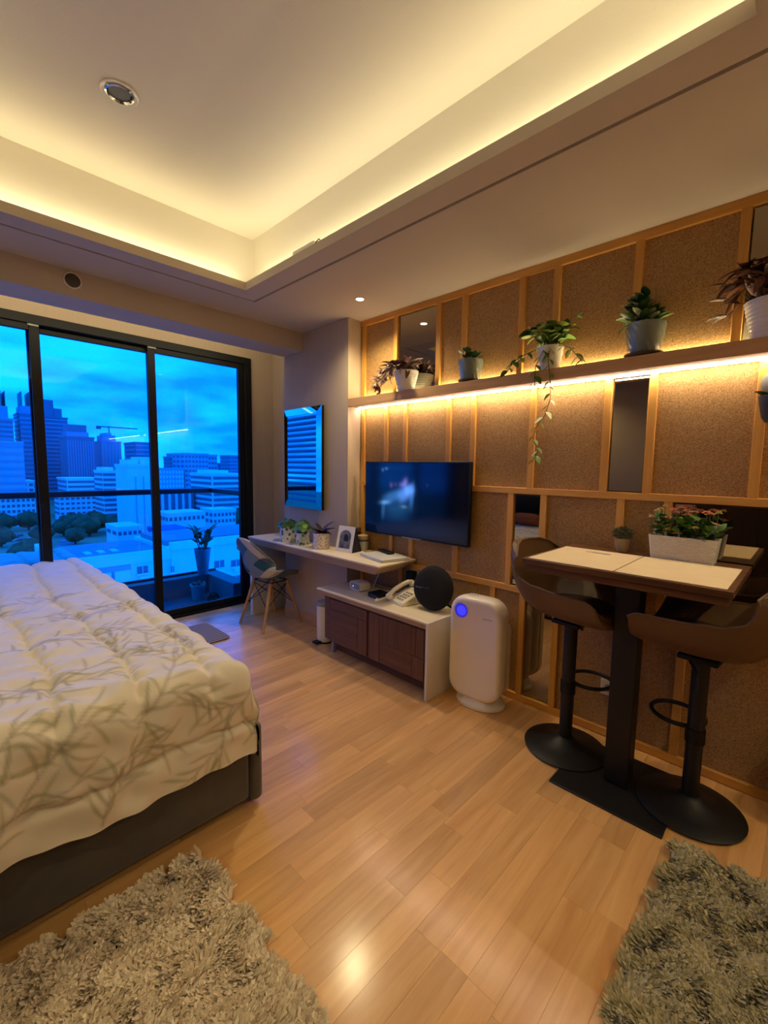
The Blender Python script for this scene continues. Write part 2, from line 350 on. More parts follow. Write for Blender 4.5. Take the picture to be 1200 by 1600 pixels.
def thing(name, label, cat, loc=(0, 0, 0), rz=0, group=None):
    o = D.objects.new(name, None); COL.objects.link(o); o.location = loc; o.rotation_euler = (0, 0, rz); o.empty_display_size = .1
    return tag(o, label, cat, group)
def stuff(o): o['kind'] = 'stuff'; return o
def paint(me, cols, domain='POINT'):
    a = me.color_attributes.new('paint', 'FLOAT_COLOR', domain)
    c = np.ones((len(a.data), 4), np.float32); c[:, :3] = cols; a.data.foreach_set('color', c.ravel())
def text(name, s, size, mt, parent, loc, rot, ext=.0006):
    cu = D.curves.new(name, 'FONT'); cu.body = s; cu.size = size; cu.extrude = ext; cu.align_x = 'CENTER'; cu.align_y = 'CENTER'; cu.materials.append(mt)
    tmp = D.objects.new('tmp_text', cu); COL.objects.link(tmp); bpy.context.view_layer.update()
    me = D.meshes.new_from_object(tmp.evaluated_get(bpy.context.evaluated_depsgraph_get())); D.objects.remove(tmp)
    o = D.objects.new(name, me); COL.objects.link(o); o.parent = parent; o.location = loc; o.rotation_euler = rot; return o
exec_order = []

# ================================================================== LARGE STRUCTURE
RX0, RX1, RY0, RY1 = -1.4, 2.6, -1.6, 4.2
XW = 2.445
# ---- floor: base slab and every laminate strip
floor = structure(box('floor', M['floorbase'], RX0, RX1, RY0, RY1+.04, -.20, -.008))
rowh = .0935
plank_meshes = {}
def plank_mesh(L):
    if L not in plank_meshes:
        b = .0004; x, y = L/2-.0001, rowh/2-.0001
        v = [(-x, -y, -.008), (x, -y, -.008), (x, y, -.008), (-x, y, -.008), (-x, -y, -b), (x, -y, -b), (x, y, -b), (-x, y, -b),
             (-x+b, -y+b, 0), (x-b, -y+b, 0), (x-b, y-b, 0), (-x+b, y-b, 0)]
        f = [(0, 1, 5, 4), (1, 2, 6, 5), (2, 3, 7, 6), (3, 0, 4, 7), (4, 5, 9, 8), (5, 6, 10, 9), (6, 7, 11, 10), (7, 4, 8, 11), (8, 9, 10, 11)]
        mb = MB(); mb.add(v, f); plank_meshes[L] = mb.mesh('plank', M['floor'])
    return plank_meshes[L]
rest = MB(); k0 = int((RY0-.494)/rowh)-1
for k in range(k0, 41):
    y = .494+rowh*(k+.5)
    if y+rowh/2 > RY1+.02 or y-rowh/2 < RY0: continue
    rnd = random.Random(100+k); x = RX0 - rnd.random()*.5
    while x < RX1-.02:
        L = rnd.choice((.34, .46, .58, .58, .7, .82)); x1 = x+L
        a, b_ = max(x, RX0), min(x1, RX1-.001)
        if b_-a > .03:
            cx = (a+b_)/2; L2 = round(b_-a, 2)
            hidden = (x1 < .2) or y < -.25 or (1.75 < y < 3.1 and b_ < .7)
            if not hidden and abs(L2-(b_-a)) < .011:
                o = put('plank', plank_mesh(L2), None, (cx, y, 0)); o.parent = floor; o.matrix_parent_inverse = Matrix.Translation(-floor.location)
            else: rest.box(a+.0003, b_-.0003, y-rowh/2+.0003, y+rowh/2-.0003, -.008, 0)
        x = x1
o = stuff(rest.build('planks_beyond', M['floor'])); o.parent = floor; o.matrix_parent_inverse = Matrix.Translation(-floor.location)

# ---- walls
def wbox(name, mt, *a, **k): return structure(box(name, mt, *a, **k))
wall_right = wbox('wall_right', M['wallplain'], 2.480, 2.60, RY0, 2.66, 0, 3.02)
wbox('wall_left', M['wallplain'], RX0-.12, RX0, RY0, RY1+.1, -.2, 3.02)
wbox('wall_back', M['wallplain'], RX0, RX1, RY0-.12, RY0, -.2, 3.02)
wbox('wall_pillar', M['wall'], 2.315, 2.62, 2.66, 3.55, 0, 2.70)
wbox('wall_recess', M['wall'], 2.60, 2.72, 3.55, RY1+.15, -.2, 2.75)
wbox('wall_window', M['wall'], 2.33, 2.60, RY1, RY1+.14, 0, 2.75)
wbox('wall_lintel', M['wall'], RX0, 2.33, RY1, RY1+.14, 2.492, 2.75)
wbox('wall_corner', M['wall'], RX0, -1.15, RY1, RY1+.14, 0, 2.492)
box_bb = wbox('baseboard_right', M['oak'], 2.303, 2.315, 2.66, 3.55, 0, .10, bevel=.003)
wbox('baseboard_window', M['oak'], 2.335, 2.60, 4.188, 4.2, 0, .10, bevel=.003)
wbox('baseboard_pillar', M['oak'], 2.318, 2.442, 2.65, 2.66, 0, .10, bevel=.003)

# ---- ceiling: soffit ring with a groove, lip, cove walls and tray
ceiling = structure(MB().box(TX0-SB, TX1+SB, TY0-SB, TY1+SB, ZT, ZT+.06).build('ceiling', M['ceiling']))
gx, gw = .132, .018          # groove offset from the tray edge and its width
ix0, ix1, iy0, iy1 = TX0-gx, TX1+gx, TY0-gx, TY1+gx
mb = MB()
for a in [(ix0, TX0, iy0, iy1), (TX1, ix1, iy0, iy1), (TX0, TX1, iy0, TY0), (TX0, TX1, TY1, iy1)]: mb.box(*a, ZS, ZL)
structure(mb.build('trim_1', M['soffit']))
ox0, ox1, oy0, oy1 = ix0-gw, ix1+gw, iy0-gw, iy1+gw
mb = MB()
for a in [(RX0, ox0, RY0, 3.55), (ox1, 2.60, RY0, 3.55), (ox0, ox1, RY0, oy0), (ox0, ox1, oy1, 3.55)]: mb.box(*a, ZS, ZS+.05)
for a in [(ox0, ix0+.02, oy0, oy1), (ix1-.02, ox1, oy0, oy1), (ix0, ix1, oy0, iy0+.02), (ix0, ix1, iy1-.02, oy1)]: mb.box(*a, ZS+.014, ZS+.05)
structure(mb.build('ceiling_soffit', M['soffit']))
mb = MB()
for a in [(TX0-SB-.05, TX0-SB, TY0-SB-.05, TY1+SB+.05), (TX1+SB, TX1+SB+.05, TY0-SB-.05, TY1+SB+.05), (TX0-SB, TX1+SB, TY0-SB-.05, TY0-SB), (TX0-SB, TX1+SB, TY1+SB, TY1+SB+.05)]: mb.box(*a, ZL, ZT+.06)
structure(mb.build('wall_cove', M['ceiling']))
wbox('ceiling_bulkhead', M['soffit'], RX0, 2.315, 3.265, 3.55, 2.41, 2.60)
wbox('ceiling_pocket', M['ceiling'], RX0, 2.62, 3.50, RY1+.14, 2.70, 2.76)
wbox('wall_upper', M['ceiling'], RX0, 2.62, 3.50, 3.55, 2.60, 2.76)
cz = ZL+.012
for nm, loc, d, sx, sy in [('cove_lamp_right', (TX1+SB*.55, (TY0+TY1)/2, cz), (-.15, 0, 1), .03, TY1-TY0), ('cove_lamp_left', (TX0-SB*.55, (TY0+TY1)/2, cz), (.15, 0, 1), .03, TY1-TY0)]:
    l = area_lamp(nm, loc, d, sx, sy, COVE_W*(TY1-TY0)/2, WARM)
    l.rotation_euler = Matrix.Rotation(PI, 3, 'X').to_euler(); l.rotation_euler.y += (.15 if 'right' in nm else -.15)*0
for nm, loc in [('cove_lamp_far', ((TX0+TX1)/2, TY1+SB*.55, cz)), ('cove_lamp_near', ((TX0+TX1)/2, TY0-SB*.55, cz))]:
    l = area_lamp(nm, loc, (0, 0, 1), TX1-TX0, .03, COVE_W*(TX1-TX0)/2, WARM); l.rotation_euler = (PI, 0, 0)
l = area_lamp('pocket_lamp', (.6, 3.575, 2.56), (0, 1, .0), 3.3, .03, POCKET_W, LEDW); l.rotation_euler = (PI/2, 0, 0)
structure(l) if False else None

# ---- accent wall: pine frame, cork and mirror panels (parts of wall_right)
def child(o, p): o.parent = p; o.matrix_parent_inverse = Matrix.Translation(p.location).inverted(); return o
FX0, FX1 = XW, 2.480
def post(y0, y1, z0, z1): return child(box('frame_post', M['pine'], FX0, FX1, y0, y1, z0, z1, bevel=.0015, seg=1), wall_right)
def rail(y0, y1, z0, z1): return child(box('frame_rail', M['piney'], FX0-.0005, FX1, y0, y1, z0, z1, bevel=.0015, seg=1), wall_right)
YN, YF = -1.2, 2.655
for z0, z1 in [(2.522, 2.563), (1.277, 1.313), (.678, .716), (.004, .044)]: rail(YN, YF, z0, z1)
shelf_z0, shelf_z1 = 1.888, 1.952
rows = [  # z range, post centres, which bays (counted from the far end) are mirrors
    (1.952, 2.522, [2.63, 2.287, 1.894, 1.690, 1.294, 1.091, .692, .294, -.106, -.5, -.9], {1: 'm', 7: 'm'}),
    (1.313, 1.888, [2.63, 2.376, 2.180, 1.790, 1.597, 1.197, .792, .590, .187, -.21, -.61, -1.0], {6: 'm'}),
    (.716, 1.277, [2.63, 2.305, 2.103, 1.712, 1.311, 1.107, .700, .493, .09, -.3, -.7, -1.1], {4: 'm', 7: 'm', 8: 'm'}),
    (.044, .678, [2.63, 2.2, 1.8, 1.411, 1.207, 1.000, .600, .392, 0.0, -.4, -.8], {4: 'm'}),
]
for z0, z1, ys, mir in rows:
    if z0 > 1.9:
        for z in (): pass
    for y in ys:
        if z0 > .7 and z0 < .72 and abs(y-.09) < .01: continue      # the wide mirror by the table has no post here
        post(y-.018, y+.018, z0, z1)
    for i in range(len(ys)-1):
        ya, yb = ys[i+1]+.018, ys[i]-.018
        if mir.get(i):
            if z0 > .7 and z0 < .72 and i == 7: ya = ys[8]-.0
            if z0 > .7 and z0 < .72 and i == 8: yb = ys[8]-.002
            mo = box('mirror_panel', M['mirrord'], 2.4635, 2.480, ya+.001, yb-.001, z0+.001, z1-.001, bevel=.006, seg=1); child(mo, wall_right); mo['label'] = 'tinted mirror panel'
        else:
            child(box('cork_panel', M['cork'], 2.464, 2.480, ya, yb, z0, z1), wall_right)
# wall outlets on the accent wall
def outlet(y, z, label, group=None):
    t = thing('wall_outlet', label, 'outlet', (2.464, y, z))
    MB().box(-.009, 0, -.042, .042, -.042, .042).build('cover_plate', M['ivory'], t, bevel=.004)
    MB().tube([(-.0095, 0, 0), (-.0125, 0, 0)], .021, 16).build('socket', M['greyplastic'], t)
    return t
outlet(1.965, .640, 'ivory wall socket beside the round black speaker with a black plug in it')
outlet(2.065, .640, 'ivory wall socket half hidden behind a black charger under the desk')
outlet(.700, .268, 'white wall socket low on the cork behind the dining table column')

# ---- window: outer frame, sliding panels with glass
wf = structure(MB().box(-1.15, 2.33, 4.16, 4.27, 2.425, 2.492).box(-1.15, 2.33, 4.15, 4.27, -.01, .022).box(2.255, 2.33, 4.16, 4.27, .022, 2.425).box(-1.15, -1.09, 4.16, 4.27, .022, 2.425).build('trim_2', M['black'], bevel=.004))
def panel(n, x0, x1, yc, hl=None, ledge=True):
    e = D.objects.new('window_%d' % n, None); COL.objects.link(e); e.location = ((x0+x1)/2, yc, .02); e['kind'] = 'structure'
    hw = (x1-x0)/2; hh = 2.405; s = .062
    mb = MB(); mb.box(-hw, -hw+s, -.02, .02, .002, hh).box(hw-s, hw, -.02, .02, .002, hh).box(-hw+s, hw-s, -.02, .02, hh-.045, hh).box(-hw+s, hw-s, -.02, .02, .002, .06)
    mb.build('frame', M['black'], e, bevel=.003)
    MB().box(-hw+s-.008, hw-s+.008, -.004, .004, .052, hh-.038).build('pane', M['pane'], e)
    if hl is not None:
        z = 1.02
        hm = MB().box(hl-.012, hl+.012, -.028, -.02, z-.09, z+.09); hm.box(hl-.034, hl-.012, -.062, -.044, z-.075, z+.075); hm.box(hl-.03, hl-.006, -.05, -.024, z-.02, z+.02)
        hm.build('handle', M['black'], e, bevel=.003)
    return e
panel(1, -1.09, -.20, 4.24); panel(2, -.262, .628, 4.195, .85-.405-.03); panel(3, .556, 1.436, 4.24); panel(4, 1.362, 2.256, 4.195, -.447+.034)
mb = MB().box(.560, .624, 4.166, 4.176, 2.412, 2.428).box(1.366, 1.432, 4.166, 4.176, 2.412, 2.428)
mb.build('guide_block', M['greyplastic'], wf)

# ---- balcony
BY, BX = 4.94, 2.18
structure(MB().box(-1.2, BX, 4.27, BY, -.12, -.05).build('floor_balcony', M['tile']))
structure(MB().box(-1.2, BX+.16, BY, BY+.16, -.3, .17).box(BX, BX+.16, 4.34, BY, -.3, .17).build('wall_curb', M['conc'], bevel=.006))
rl = thing('glass_railing', 'balcony railing of clear glass with a dark metal handrail outside the window', 'railing', (0, 0, 0))
MB().box(-.12, BX+.155, BY+.10, BY+.155, 1.10, 1.155).build('handrail', M['railing'], rl, bevel=.006)
MB().box(BX+.10, BX+.155, 4.34, BY+.10, 1.10, 1.155).build('handrail', M['railing'], rl, bevel=.006)
MB().box(-.12, BX+.12, BY+.122, BY+.13, .17, 1.10).build('glass_panel', M['railglass'], rl)
MB().box(BX+.122, BX+.13, 4.36, BY+.11, .17, 1.10).build('glass_panel', M['railglass'], rl)
MB().box(-.12, BX+.14, BY+.11, BY+.14, .17, .195).build('base_channel', M['railing'], rl)
# louvred service screen left of the balcony, seen in the bevelled mirror
lv = thing('louvre_screen', 'dark louvred screen left of the balcony, showing as blue stripes in the mirror', 'screen', (-.18, 0, 0))
MB().box(-.04, .04, 5.108, 5.168, -.3, 3.6).build('upright', M['bgrey'], lv); MB().box(-.04, .04, 10.301, 10.38, -.3, 3.6).build('upright', M['bgrey'], lv)
for i in range(36):
    z = -.2+i*.105
    MB().add([(-.035, 5.17, z), (.03, 5.17, z+.03), (.03, 10.3, z+.03), (-.035, 10.3, z), (-.035, 5.17, z+.02), (.03, 5.17, z+.055), (.03, 10.3, z+.055), (-.035, 10.3, z+.02)],
             [(0, 3, 2, 1), (4, 5, 6, 7), (0, 1, 5, 4), (1, 2, 6, 5), (2, 3, 7, 6), (3, 0, 4, 7)]).build('slat', M['bdark'], lv)

# ================================================================== FURNITURE
# ---- bed
BX0, BX1, BY0, BY1 = -1.1, .855, 1.585, 3.25
bed = thing('bed', 'charcoal upholstered bed with rounded footboard below the big glass doors', 'bed', (-.1, 2.4, 0))
def bl(x, y, z): return (x+.1, y-2.4, z)
def bbox_(name, mt, x0, x1, y0, y1, z0, z1, bev=.02, seg=3):
    o = box(name, mt, x0+.1, x1+.1, y0-2.4, y1-2.4, z0, z1, bed, bev, seg); return o
bbox_('side_rail', M['bedfab'], BX0, BX1-.002, BY0-.003, BY0+.045, .035, .345)
bbox_('side_rail', M['bedfab'], BX0, BX1-.002, BY1-.05, BY1, .035, .345)
bbox_('footboard', M['bedfab'], BX1, BX1+.052, BY0-.018, BY1+.02, .022, .358, .022, 4)
bbox_('headboard', M['bedfab'], -1.30, -1.12, BY0-.05, BY1+.05, .03, 1.12, .04, 4)
bbox_('slat_base', M['rugbase'], BX0, BX1-.01, BY0+.05, BY1-.05, .14, .30, .0)
bbox_('mattress', M['pillow'], BX0+.02, BX1-.035, BY0+.04, BY1-.04, .302, .585, .06, 4)
for i, (fx, fy) in enumerate([(.8, BY0+.12), (.8, BY1-.12), (-1.0, BY0+.12), (-1.0, BY1-.12)]):
    MB().lathe([(.024, 0), (.03, .14)], 12, bl(fx, fy, 0)).build('leg', M['black'], bed)
# comforter: one draped cloth, its printed branches held as a colour on its points
def comforter():
    r = .085; x_end = BX1-.105; y_end = BY0+.045; top = .640
    dx_l, dy_l = .30, .275      # hanging lengths past the arcs
    arc = r*PI/2
    step = .0068
    U = np.arange(-.62, x_end+arc+dx_l, step); V = np.arange(-(y_end+1.62), arc+dy_l, step)   # v grows towards the near edge; v = 0 at the near fold
    uu, vv = np.meshgrid(U, V)
    def wrap(d):
        a = np.clip(d/r, 0, PI/2); out = np.where(d > 0, r*np.sin(a), d); drop = np.where(d > 0, r*(1-np.cos(a)), 0)
        drop = drop+np.clip(d-arc, 0, None); return out, drop
    ox, dx = wrap(uu-x_end); oy, dy = wrap(vv)
    X = x_end+ox; Y = y_end-oy
    vfar = vv+y_end+1.62
    Yf = Y
    rng = np.random.RandomState(3)
    # quilting seams run across the bed, spaced .235 m, and one along the hem
    seams = [.70-.235*k for k in range(-1, 7)]
    xw = uu+.02*np.sin(vv*3.1)+.008*np.sin(vv*9+1)
    dist = np.min([np.abs(xw-s-.0*vv) for s in seams], axis=0)
    fade = np.clip((.18-vv)/.1, 0, 1)                       # channels stop at the fold
    puff = .026*(1-np.exp(-(dist/.017)**1.0))*fade+.026*(1-fade)
    hem = np.abs(vv-(arc+dy_l-.13+.012*np.sin(uu*7)))
    puff = puff-.030*np.exp(-(hem/.013)**1.2)*np.clip((vv-.05)/.05, 0, 1)
    wr = np.zeros_like(uu)
    for k in range(34):
        a = rng.uniform(0, PI); f = rng.uniform(22, 95); ph = rng.uniform(0, 6)
        wr += (.046/f)*np.sin(f*(uu*math.cos(a)+vv*math.sin(a))+ph+1.5*np.sin(uu*5+k))
    gath = .008*np.exp(-(dist/.035)**2)*np.sin(vv*75+9*np.sin(uu*4))*fade     # gathers along the seams
    side = np.clip((vv-.02)/.12, 0, 1)
    fold = side*(.011*np.sin(uu*21+2*np.sin(uu*6))+.006*np.sin(uu*47+vv*16))
    bump = puff+wr*.9+gath+fold
    # push along the cloth normal
    av = np.clip(vv/r, 0, PI/2)*(vv > 0); au = np.clip((uu-x_end)/r, 0, PI/2)*(uu > x_end)
    ny = -np.sin(av); nx = np.sin(au); nz = np.cos(av)*np.cos(au)
    drop = np.sqrt(dx**2+dy**2); both = (dx > .01) & (dy > .01)
    Z = top-drop+.012*np.sin(uu*4+1)*np.cos(vv*2.2)*.6
    X = X+nx*bump; Y = Y+ny*bump; Z = Z+nz*bump
    Z = Z+side*.012*np.sin(uu*9+1)*np.clip((dy-.2)/.1, 0, 1)
    # far edge sinks behind
    Z = Z-np.clip((.10-vfar)/.10, 0, 1)**2*.06
    # tuck above the footboard
    Z = np.maximum(Z, .262)
    X = np.minimum(X, BX1-.004+np.clip(Z-.40, 0, 1)*.2)
    nv, nu = uu.shape
    # printed branches
    base = np.array(lin((238, 229, 208))); col = np.ones((nv, nu, 3))*base
    leafc = [np.array(lin(c)) for c in ((166, 158, 96), (146, 140, 84), (186, 180, 132), (160, 162, 124))]
    stemc = np.array(lin((138, 124, 106)))
    def stamp(u, v, rad, c, a):
        i = (u-U[0])/step; j = (v-V[0])/step; R = int(rad/step)+2
        i0, i1, j0, j1 = int(i)-R, int(i)+R+1, int(j)-R, int(j)+R+1
        i0, j0 = max(i0, 0), max(j0, 0); i1, j1 = min(i1, nu), min(j1, nv)
        if i0 >= i1 or j0 >= j1: return
        jj, ii = np.mgrid[j0:j1, i0:i1]; d = np.hypot((ii-i)*step, (jj-j)*step)
        w = (np.clip((rad-d)/step+.5, 0, 1)*a)[..., None]; col[j0:j1, i0:i1] = col[j0:j1, i0:i1]*(1-w)+c*w
    def leaf(u, v, ang, L, c):
        bend = rng.uniform(-.5, .5)
        for t in np.linspace(0, 1, 22):
            a = ang+bend*t; stamp(u+L*t*math.cos(a), v+L*t*math.sin(a), .0055*math.sin(PI*min(1, t*.93+.05))**.8+.0012, c, .21)
        for t in np.linspace(0, .9, 16):
            a = ang+bend*t; stamp(u+L*t*math.cos(a), v+L*t*math.sin(a), .0034, c*.62, .14)
    def branch(u, v, ang, L, n, depth=0):
        cur = rng.uniform(-.9, .9)
        for t in np.linspace(0, 1, int(L/.005)):
            ang_t = ang+cur*t; u += .005*math.cos(ang_t); v += .005*math.sin(ang_t)
            stamp(u, v, .0052 if depth == 0 else .0042, stemc, .24)
            k = int(t*n)
            if k != branch.k and t > .12:
                branch.k = k; s = 1 if k % 2 else -1
                leaf(u, v, ang_t+s*rng.uniform(.45, .95), rng.uniform(.07, .12), leafc[rng.randint(4)])
                if depth == 0 and k % 4 == 2:
                    sv = branch.k; branch(u, v, ang_t-s*rng.uniform(.5, .9), L*.45, 5, 1); branch.k = sv
        leaf(u, v, ang_t, .11, leafc[0])
    branch.k = -1
    spots = [(.02, .40, -1.15, .46), (.31, .40, -1.5, .24), (.42, .13, -.5, .36), (.84, .10, 2.5, .3), (.78, .36, -.9, .26), (.12, -.16, -.3, .42), (.66, -.18, -2.5, .32), (.45, -.62, .1, .36), (.14, -.62, -.4, .34), (.78, -.95, 2.8, .34), (.30, -1.05, .1, .36), (.60, -1.4, 2.9, .36), (-.15, -.3, .2, .36), (-.3, -.9, .4, .4), (-.1, .2, -.6, .3), (-.2, -1.4, .1, .4)]
    for s in spots: branch.k = -1; branch(*s, 7)
    co = np.stack([X, Y, Z], -1).reshape(-1, 3).astype(np.float32)
    idx = np.arange(nv*nu).reshape(nv, nu); fa = np.stack([idx[:-1, :-1], idx[:-1, 1:], idx[1:, 1:], idx[1:, :-1]], -1).reshape(-1, 4)
    me = D.meshes.new('comforter'); me.vertices.add(len(co)); me.vertices.foreach_set('co', co.ravel())
    me.loops.add(fa.size); me.polygons.add(len(fa)); me.loops.foreach_set('vertex_index', fa.ravel().astype(np.int32))
    me.polygons.foreach_set('loop_start', np.arange(0, fa.size, 4, dtype=np.int32)); me.update(calc_edges=True); me.validate()
    me.materials.append(M['linen']); me.shade_smooth(); paint(me, col.reshape(-1, 3))
    return me
co = put('comforter', comforter()); tag(co, 'cream quilted comforter printed with olive leafy branches, spread over the bed', 'comforter')
# pillows and cushions at the head (seen only in the small mirror)
def pillow(name, mt, label, cat, x, y, z, sx, sy, sz, ry=0, rz=0, group=None):
    vs = MB()
    def fn(a, b):
        u, v = a*2-1, b*2-1; return (u*sx, v*sy, 0)
    n = 15; top = [];
    mb = MB(); mb.smooth = True
    for sgn in (1, -1):
        g = []
        for j in range(n):
            for i in range(n):
                u, v = i/(n-1)*2-1, j/(n-1)*2-1; h = max(0, (1-u**4)*(1-v**4))**.5
                g.append((u*sx*(1-.05*(v*v)), v*sy*(1-.05*u*u), sgn*sz*h))
        fs = [(j*n+i, j*n+i+1, (j+1)*n+i+1, (j+1)*n+i) for j in range(n-1) for i in range(n-1)]
        mb.add(g, fs if sgn > 0 else [f[::-1] for f in fs])
    o = mb.build(name, mt, None, (x, y, z)); o.rotation_euler = (0, ry, rz); tag(o, label, cat, group); return o
pillow('pillow', M['pillow'], 'white bed pillow leaning on the headboard at the near side', 'pillow', -.98, 2.02, .82, .25, .33, .09, math.radians(-62))
pillow('pillow', M['pillow'], 'white bed pillow leaning on the headboard at the window side', 'pillow', -.98, 2.78, .82, .25, .33, .09, math.radians(-62))
pillow('cushion', M['blackcloth'], 'large black cushion propped on the bed in front of the far pillow', 'cushion', -.80, 2.75, .86, .24, .30, .1, math.radians(-60))
pillow('cushion', M['tan'], 'small tan cushion lying in front of the black cushion on the bed', 'cushion', -.62, 2.72, .76, .10, .2, .07, math.radians(-30))

# ---- dark wardrobe behind the camera's left (seen in the mirrors only)
wd = thing('wardrobe', 'dark wooden wardrobe against the left wall, seen only in the mirror by the dining table', 'wardrobe', (-1.12, -.3, 0))
MB().box(-.26, .26, -.9, 1.2, 0, 2.2).build('body', M['cupboard'], wd, bevel=.004)
for i in range(4):
    d_ = box('door', M['cupboard'], .262, .282, -.895+i*.524, -.375+i*.524, .06, 2.18, wd, .003)
    MB().tube([(.292, -.40+i*.524+(.03 if i % 2 else -.06)-d_.location.y*0, 1.0), (.292, -.40+i*.524+(.03 if i % 2 else -.06), 1.2)], .006, 8).build('door_handle', M['chrome'], wd)

# ---- desk
DZ = .760
desk = thing('wall_desk', 'long pale wooden desk fixed along the wall beneath the mirror and the television', 'desk', (2.2, 2.9, 0))
poly = [(2.060, 2.045), (2.443, 2.045), (2.443, 2.645), (2.312, 2.645), (2.312, 3.555), (2.596, 3.555), (2.596, 3.79), (2.060, 3.79)]
pl = [(x-2.2, y-2.9) for x, y in poly]
MB().prism(pl, DZ-.012, DZ).build('desktop', M['desk'], desk, bevel=.0015, seg=1)
lowp = [(2.063, 2.048), (2.443, 2.048), (2.443, 2.645), (2.312, 2.645), (2.312, 3.555), (2.596, 3.555), (2.596, 3.787), (2.063, 3.787)]
lo2 = [(2.075, 2.10), (2.443, 2.10), (2.443, 2.645), (2.312, 2.645), (2.312, 3.555), (2.596, 3.555), (2.596, 3.787), (2.075, 3.787)]
n = len(lowp); mb = MB().add([(x-2.2, y-2.9, DZ-.0121) for x, y in lowp]+[(x-2.2, y-2.9, DZ-.066) for x, y in lo2], [tuple(range(n)), tuple(range(n, 2*n))[::-1]]+[(i, n+i, n+(i+1) % n, (i+1) % n) for i in range(n)])
mb.build('apron', M['deskedge'], desk)
box('end_panel', M['whitelam'], -.125, .39, .848, .888, 0, DZ-.067, desk, .002)
# ---- low media cabinet
cab = thing('media_cabinet', 'low cabinet with two dark walnut doors and a pale top under the desk', 'cabinet', (2.235, 2.12, 0))
def cb(name, mt, x0, x1, y0, y1, z0, z1, bev=.002, parent=cab, seg=1):
    return box(name, mt, x0-2.235, x1-2.235, y0-2.12, y1-2.12, z0, z1, parent, bev, seg)
cz1 = .492
MB().prism([(2.031-2.235, 1.612-2.12), (2.441-2.235, 1.612-2.12), (2.441-2.235, 2.645-2.12), (2.312-2.235, 2.645-2.12), (2.312-2.235, 2.69-2.12), (2.031-2.235, 2.69-2.12)], cz1-.012, cz1).build('top', M['desk'], cab, bevel=.001, seg=1)
mb = MB(); a = [(2.033, 1.613), (2.441, 1.613), (2.441, 2.645), (2.312, 2.645), (2.312, 2.688), (2.033, 2.688)]; b = [(2.043, 1.613), (2.441, 1.613), (2.441, 2.64), (2.312, 2.64), (2.312, 2.642), (2.043, 2.642)]
n = 6; mb.add([(x-2.235, y-2.12, cz1-.0121) for x, y in a]+[(x-2.235, y-2.12, cz1-.045) for x, y in b], [tuple(range(n)), tuple(range(n, 2*n))[::-1]]+[(i, n+i, n+(i+1) % n, (i+1) % n) for i in range(n)])
mb.build('top_edge', M['deskedge'], cab)
cb('side_panel', M['whitelam'], 2.031, 2.441, 1.594, 1.612, 0, cz1)
cb('body', M['walnutv'], 2.075, 2.300, 1.614, 2.61, .118, cz1-.046)
cb('plinth', M['walnut'], 2.14, 2.29, 1.614, 2.60, .0, .116)
for y0, y1, zt, k in [(2.135, 2.545, .436, 0), (1.628, 2.125, .436, 1)]:
    d_ = cb('door', M['walnut'], 2.054, 2.074, y0, y1, .105, zt, .002)
    def sub(nm, mt, x0, x1, ya, yb, za, zb): return box(nm, mt, x0-2.064, x1-2.064, ya-(y0+y1)/2, yb-(y0+y1)/2, za-(.105+zt)/2, zb-(.105+zt)/2, d_, .0015, 1)
    if k == 0:
        sub('door_board', M['walnut'], 2.042, 2.0535, y0+.10, y1-.003, .108, .36); sub('door_board', M['walnut'], 2.043, 2.0535, y0+.004, y1-.003, .362, zt-.002); sub('door_board', M['walnutv'], 2.043, 2.0535, y0+.004, y0+.098, .108, .36)
    else:
        sub('door_board', M['walnutv'], 2.043, 2.0535, y1-.11, y1-.004, .108, zt-.002); sub('door_board', M['walnut'], 2.044, 2.0535, y0+.10, y1-.112, .108, .25); sub('door_board', M['walnutv'], 2.042, 2.0535, y0+.07, y1-.112, .252, zt-.002); sub('door_board', M['walnutv'], 2.044, 2.0535, y0+.004, y0+.068, .252, zt-.002); sub('door_board', M['walnutv'], 2.043, 2.0535, y0+.004, y0+.098, .108, .25)
cb('end_stile', M['walnut'], 2.050, 2.30, 2.55, 2.612, .115, cz1-.047)
for y in (2.56, 1.64):
    MB().box(2.085-2.235, 2.11-2.235, y-.012-2.12, y+.012-2.12, 0, .118).build('foot', M['greyplastic'], cab)
# ---- dining table
tb = thing('bar_table', 'tall acacia bar table on a black column, pushed against the cork wall', 'table', (2.12, .54, 0))
def tbx(name, mt, x0, x1, y0, y1, z0, z1, bev=.002, seg=1): return box(name, mt, x0-2.12, x1-2.12, y0-.54, y1-.54, z0, z1, tb, bev, seg)
TTZ = 1.022
tx0, tx1, ty0, ty1 = 1.852, 2.4405, .165, .925
for i in range(6):
    w_ = (tx1-tx0)/6; tbx('top_board', M['table'], tx0+i*w_+.0006, tx0+(i+1)*w_-.0006, ty0, ty1, TTZ-.026, TTZ, .0012)
tbx('under_board', M['table'], tx0+.012, tx1-.004, ty0+.012, ty1-.012, TTZ-.056, TTZ-.0265, .003)
cl = MB().box(-.045, .045, -.05, .05, .012, TTZ-.057); cl.build('column', M['blackmetal'], tb, (0.0, 0.0, 0), .004)
tbx('base_plate', M['blackmetal'], 1.893, 2.345, .315, .765, 0, .0085, .003, 2)
tbx('mounting_plate', M['blackmetal'], 1.98, 2.26, .38, .70, TTZ-.064, TTZ-.057, .001)
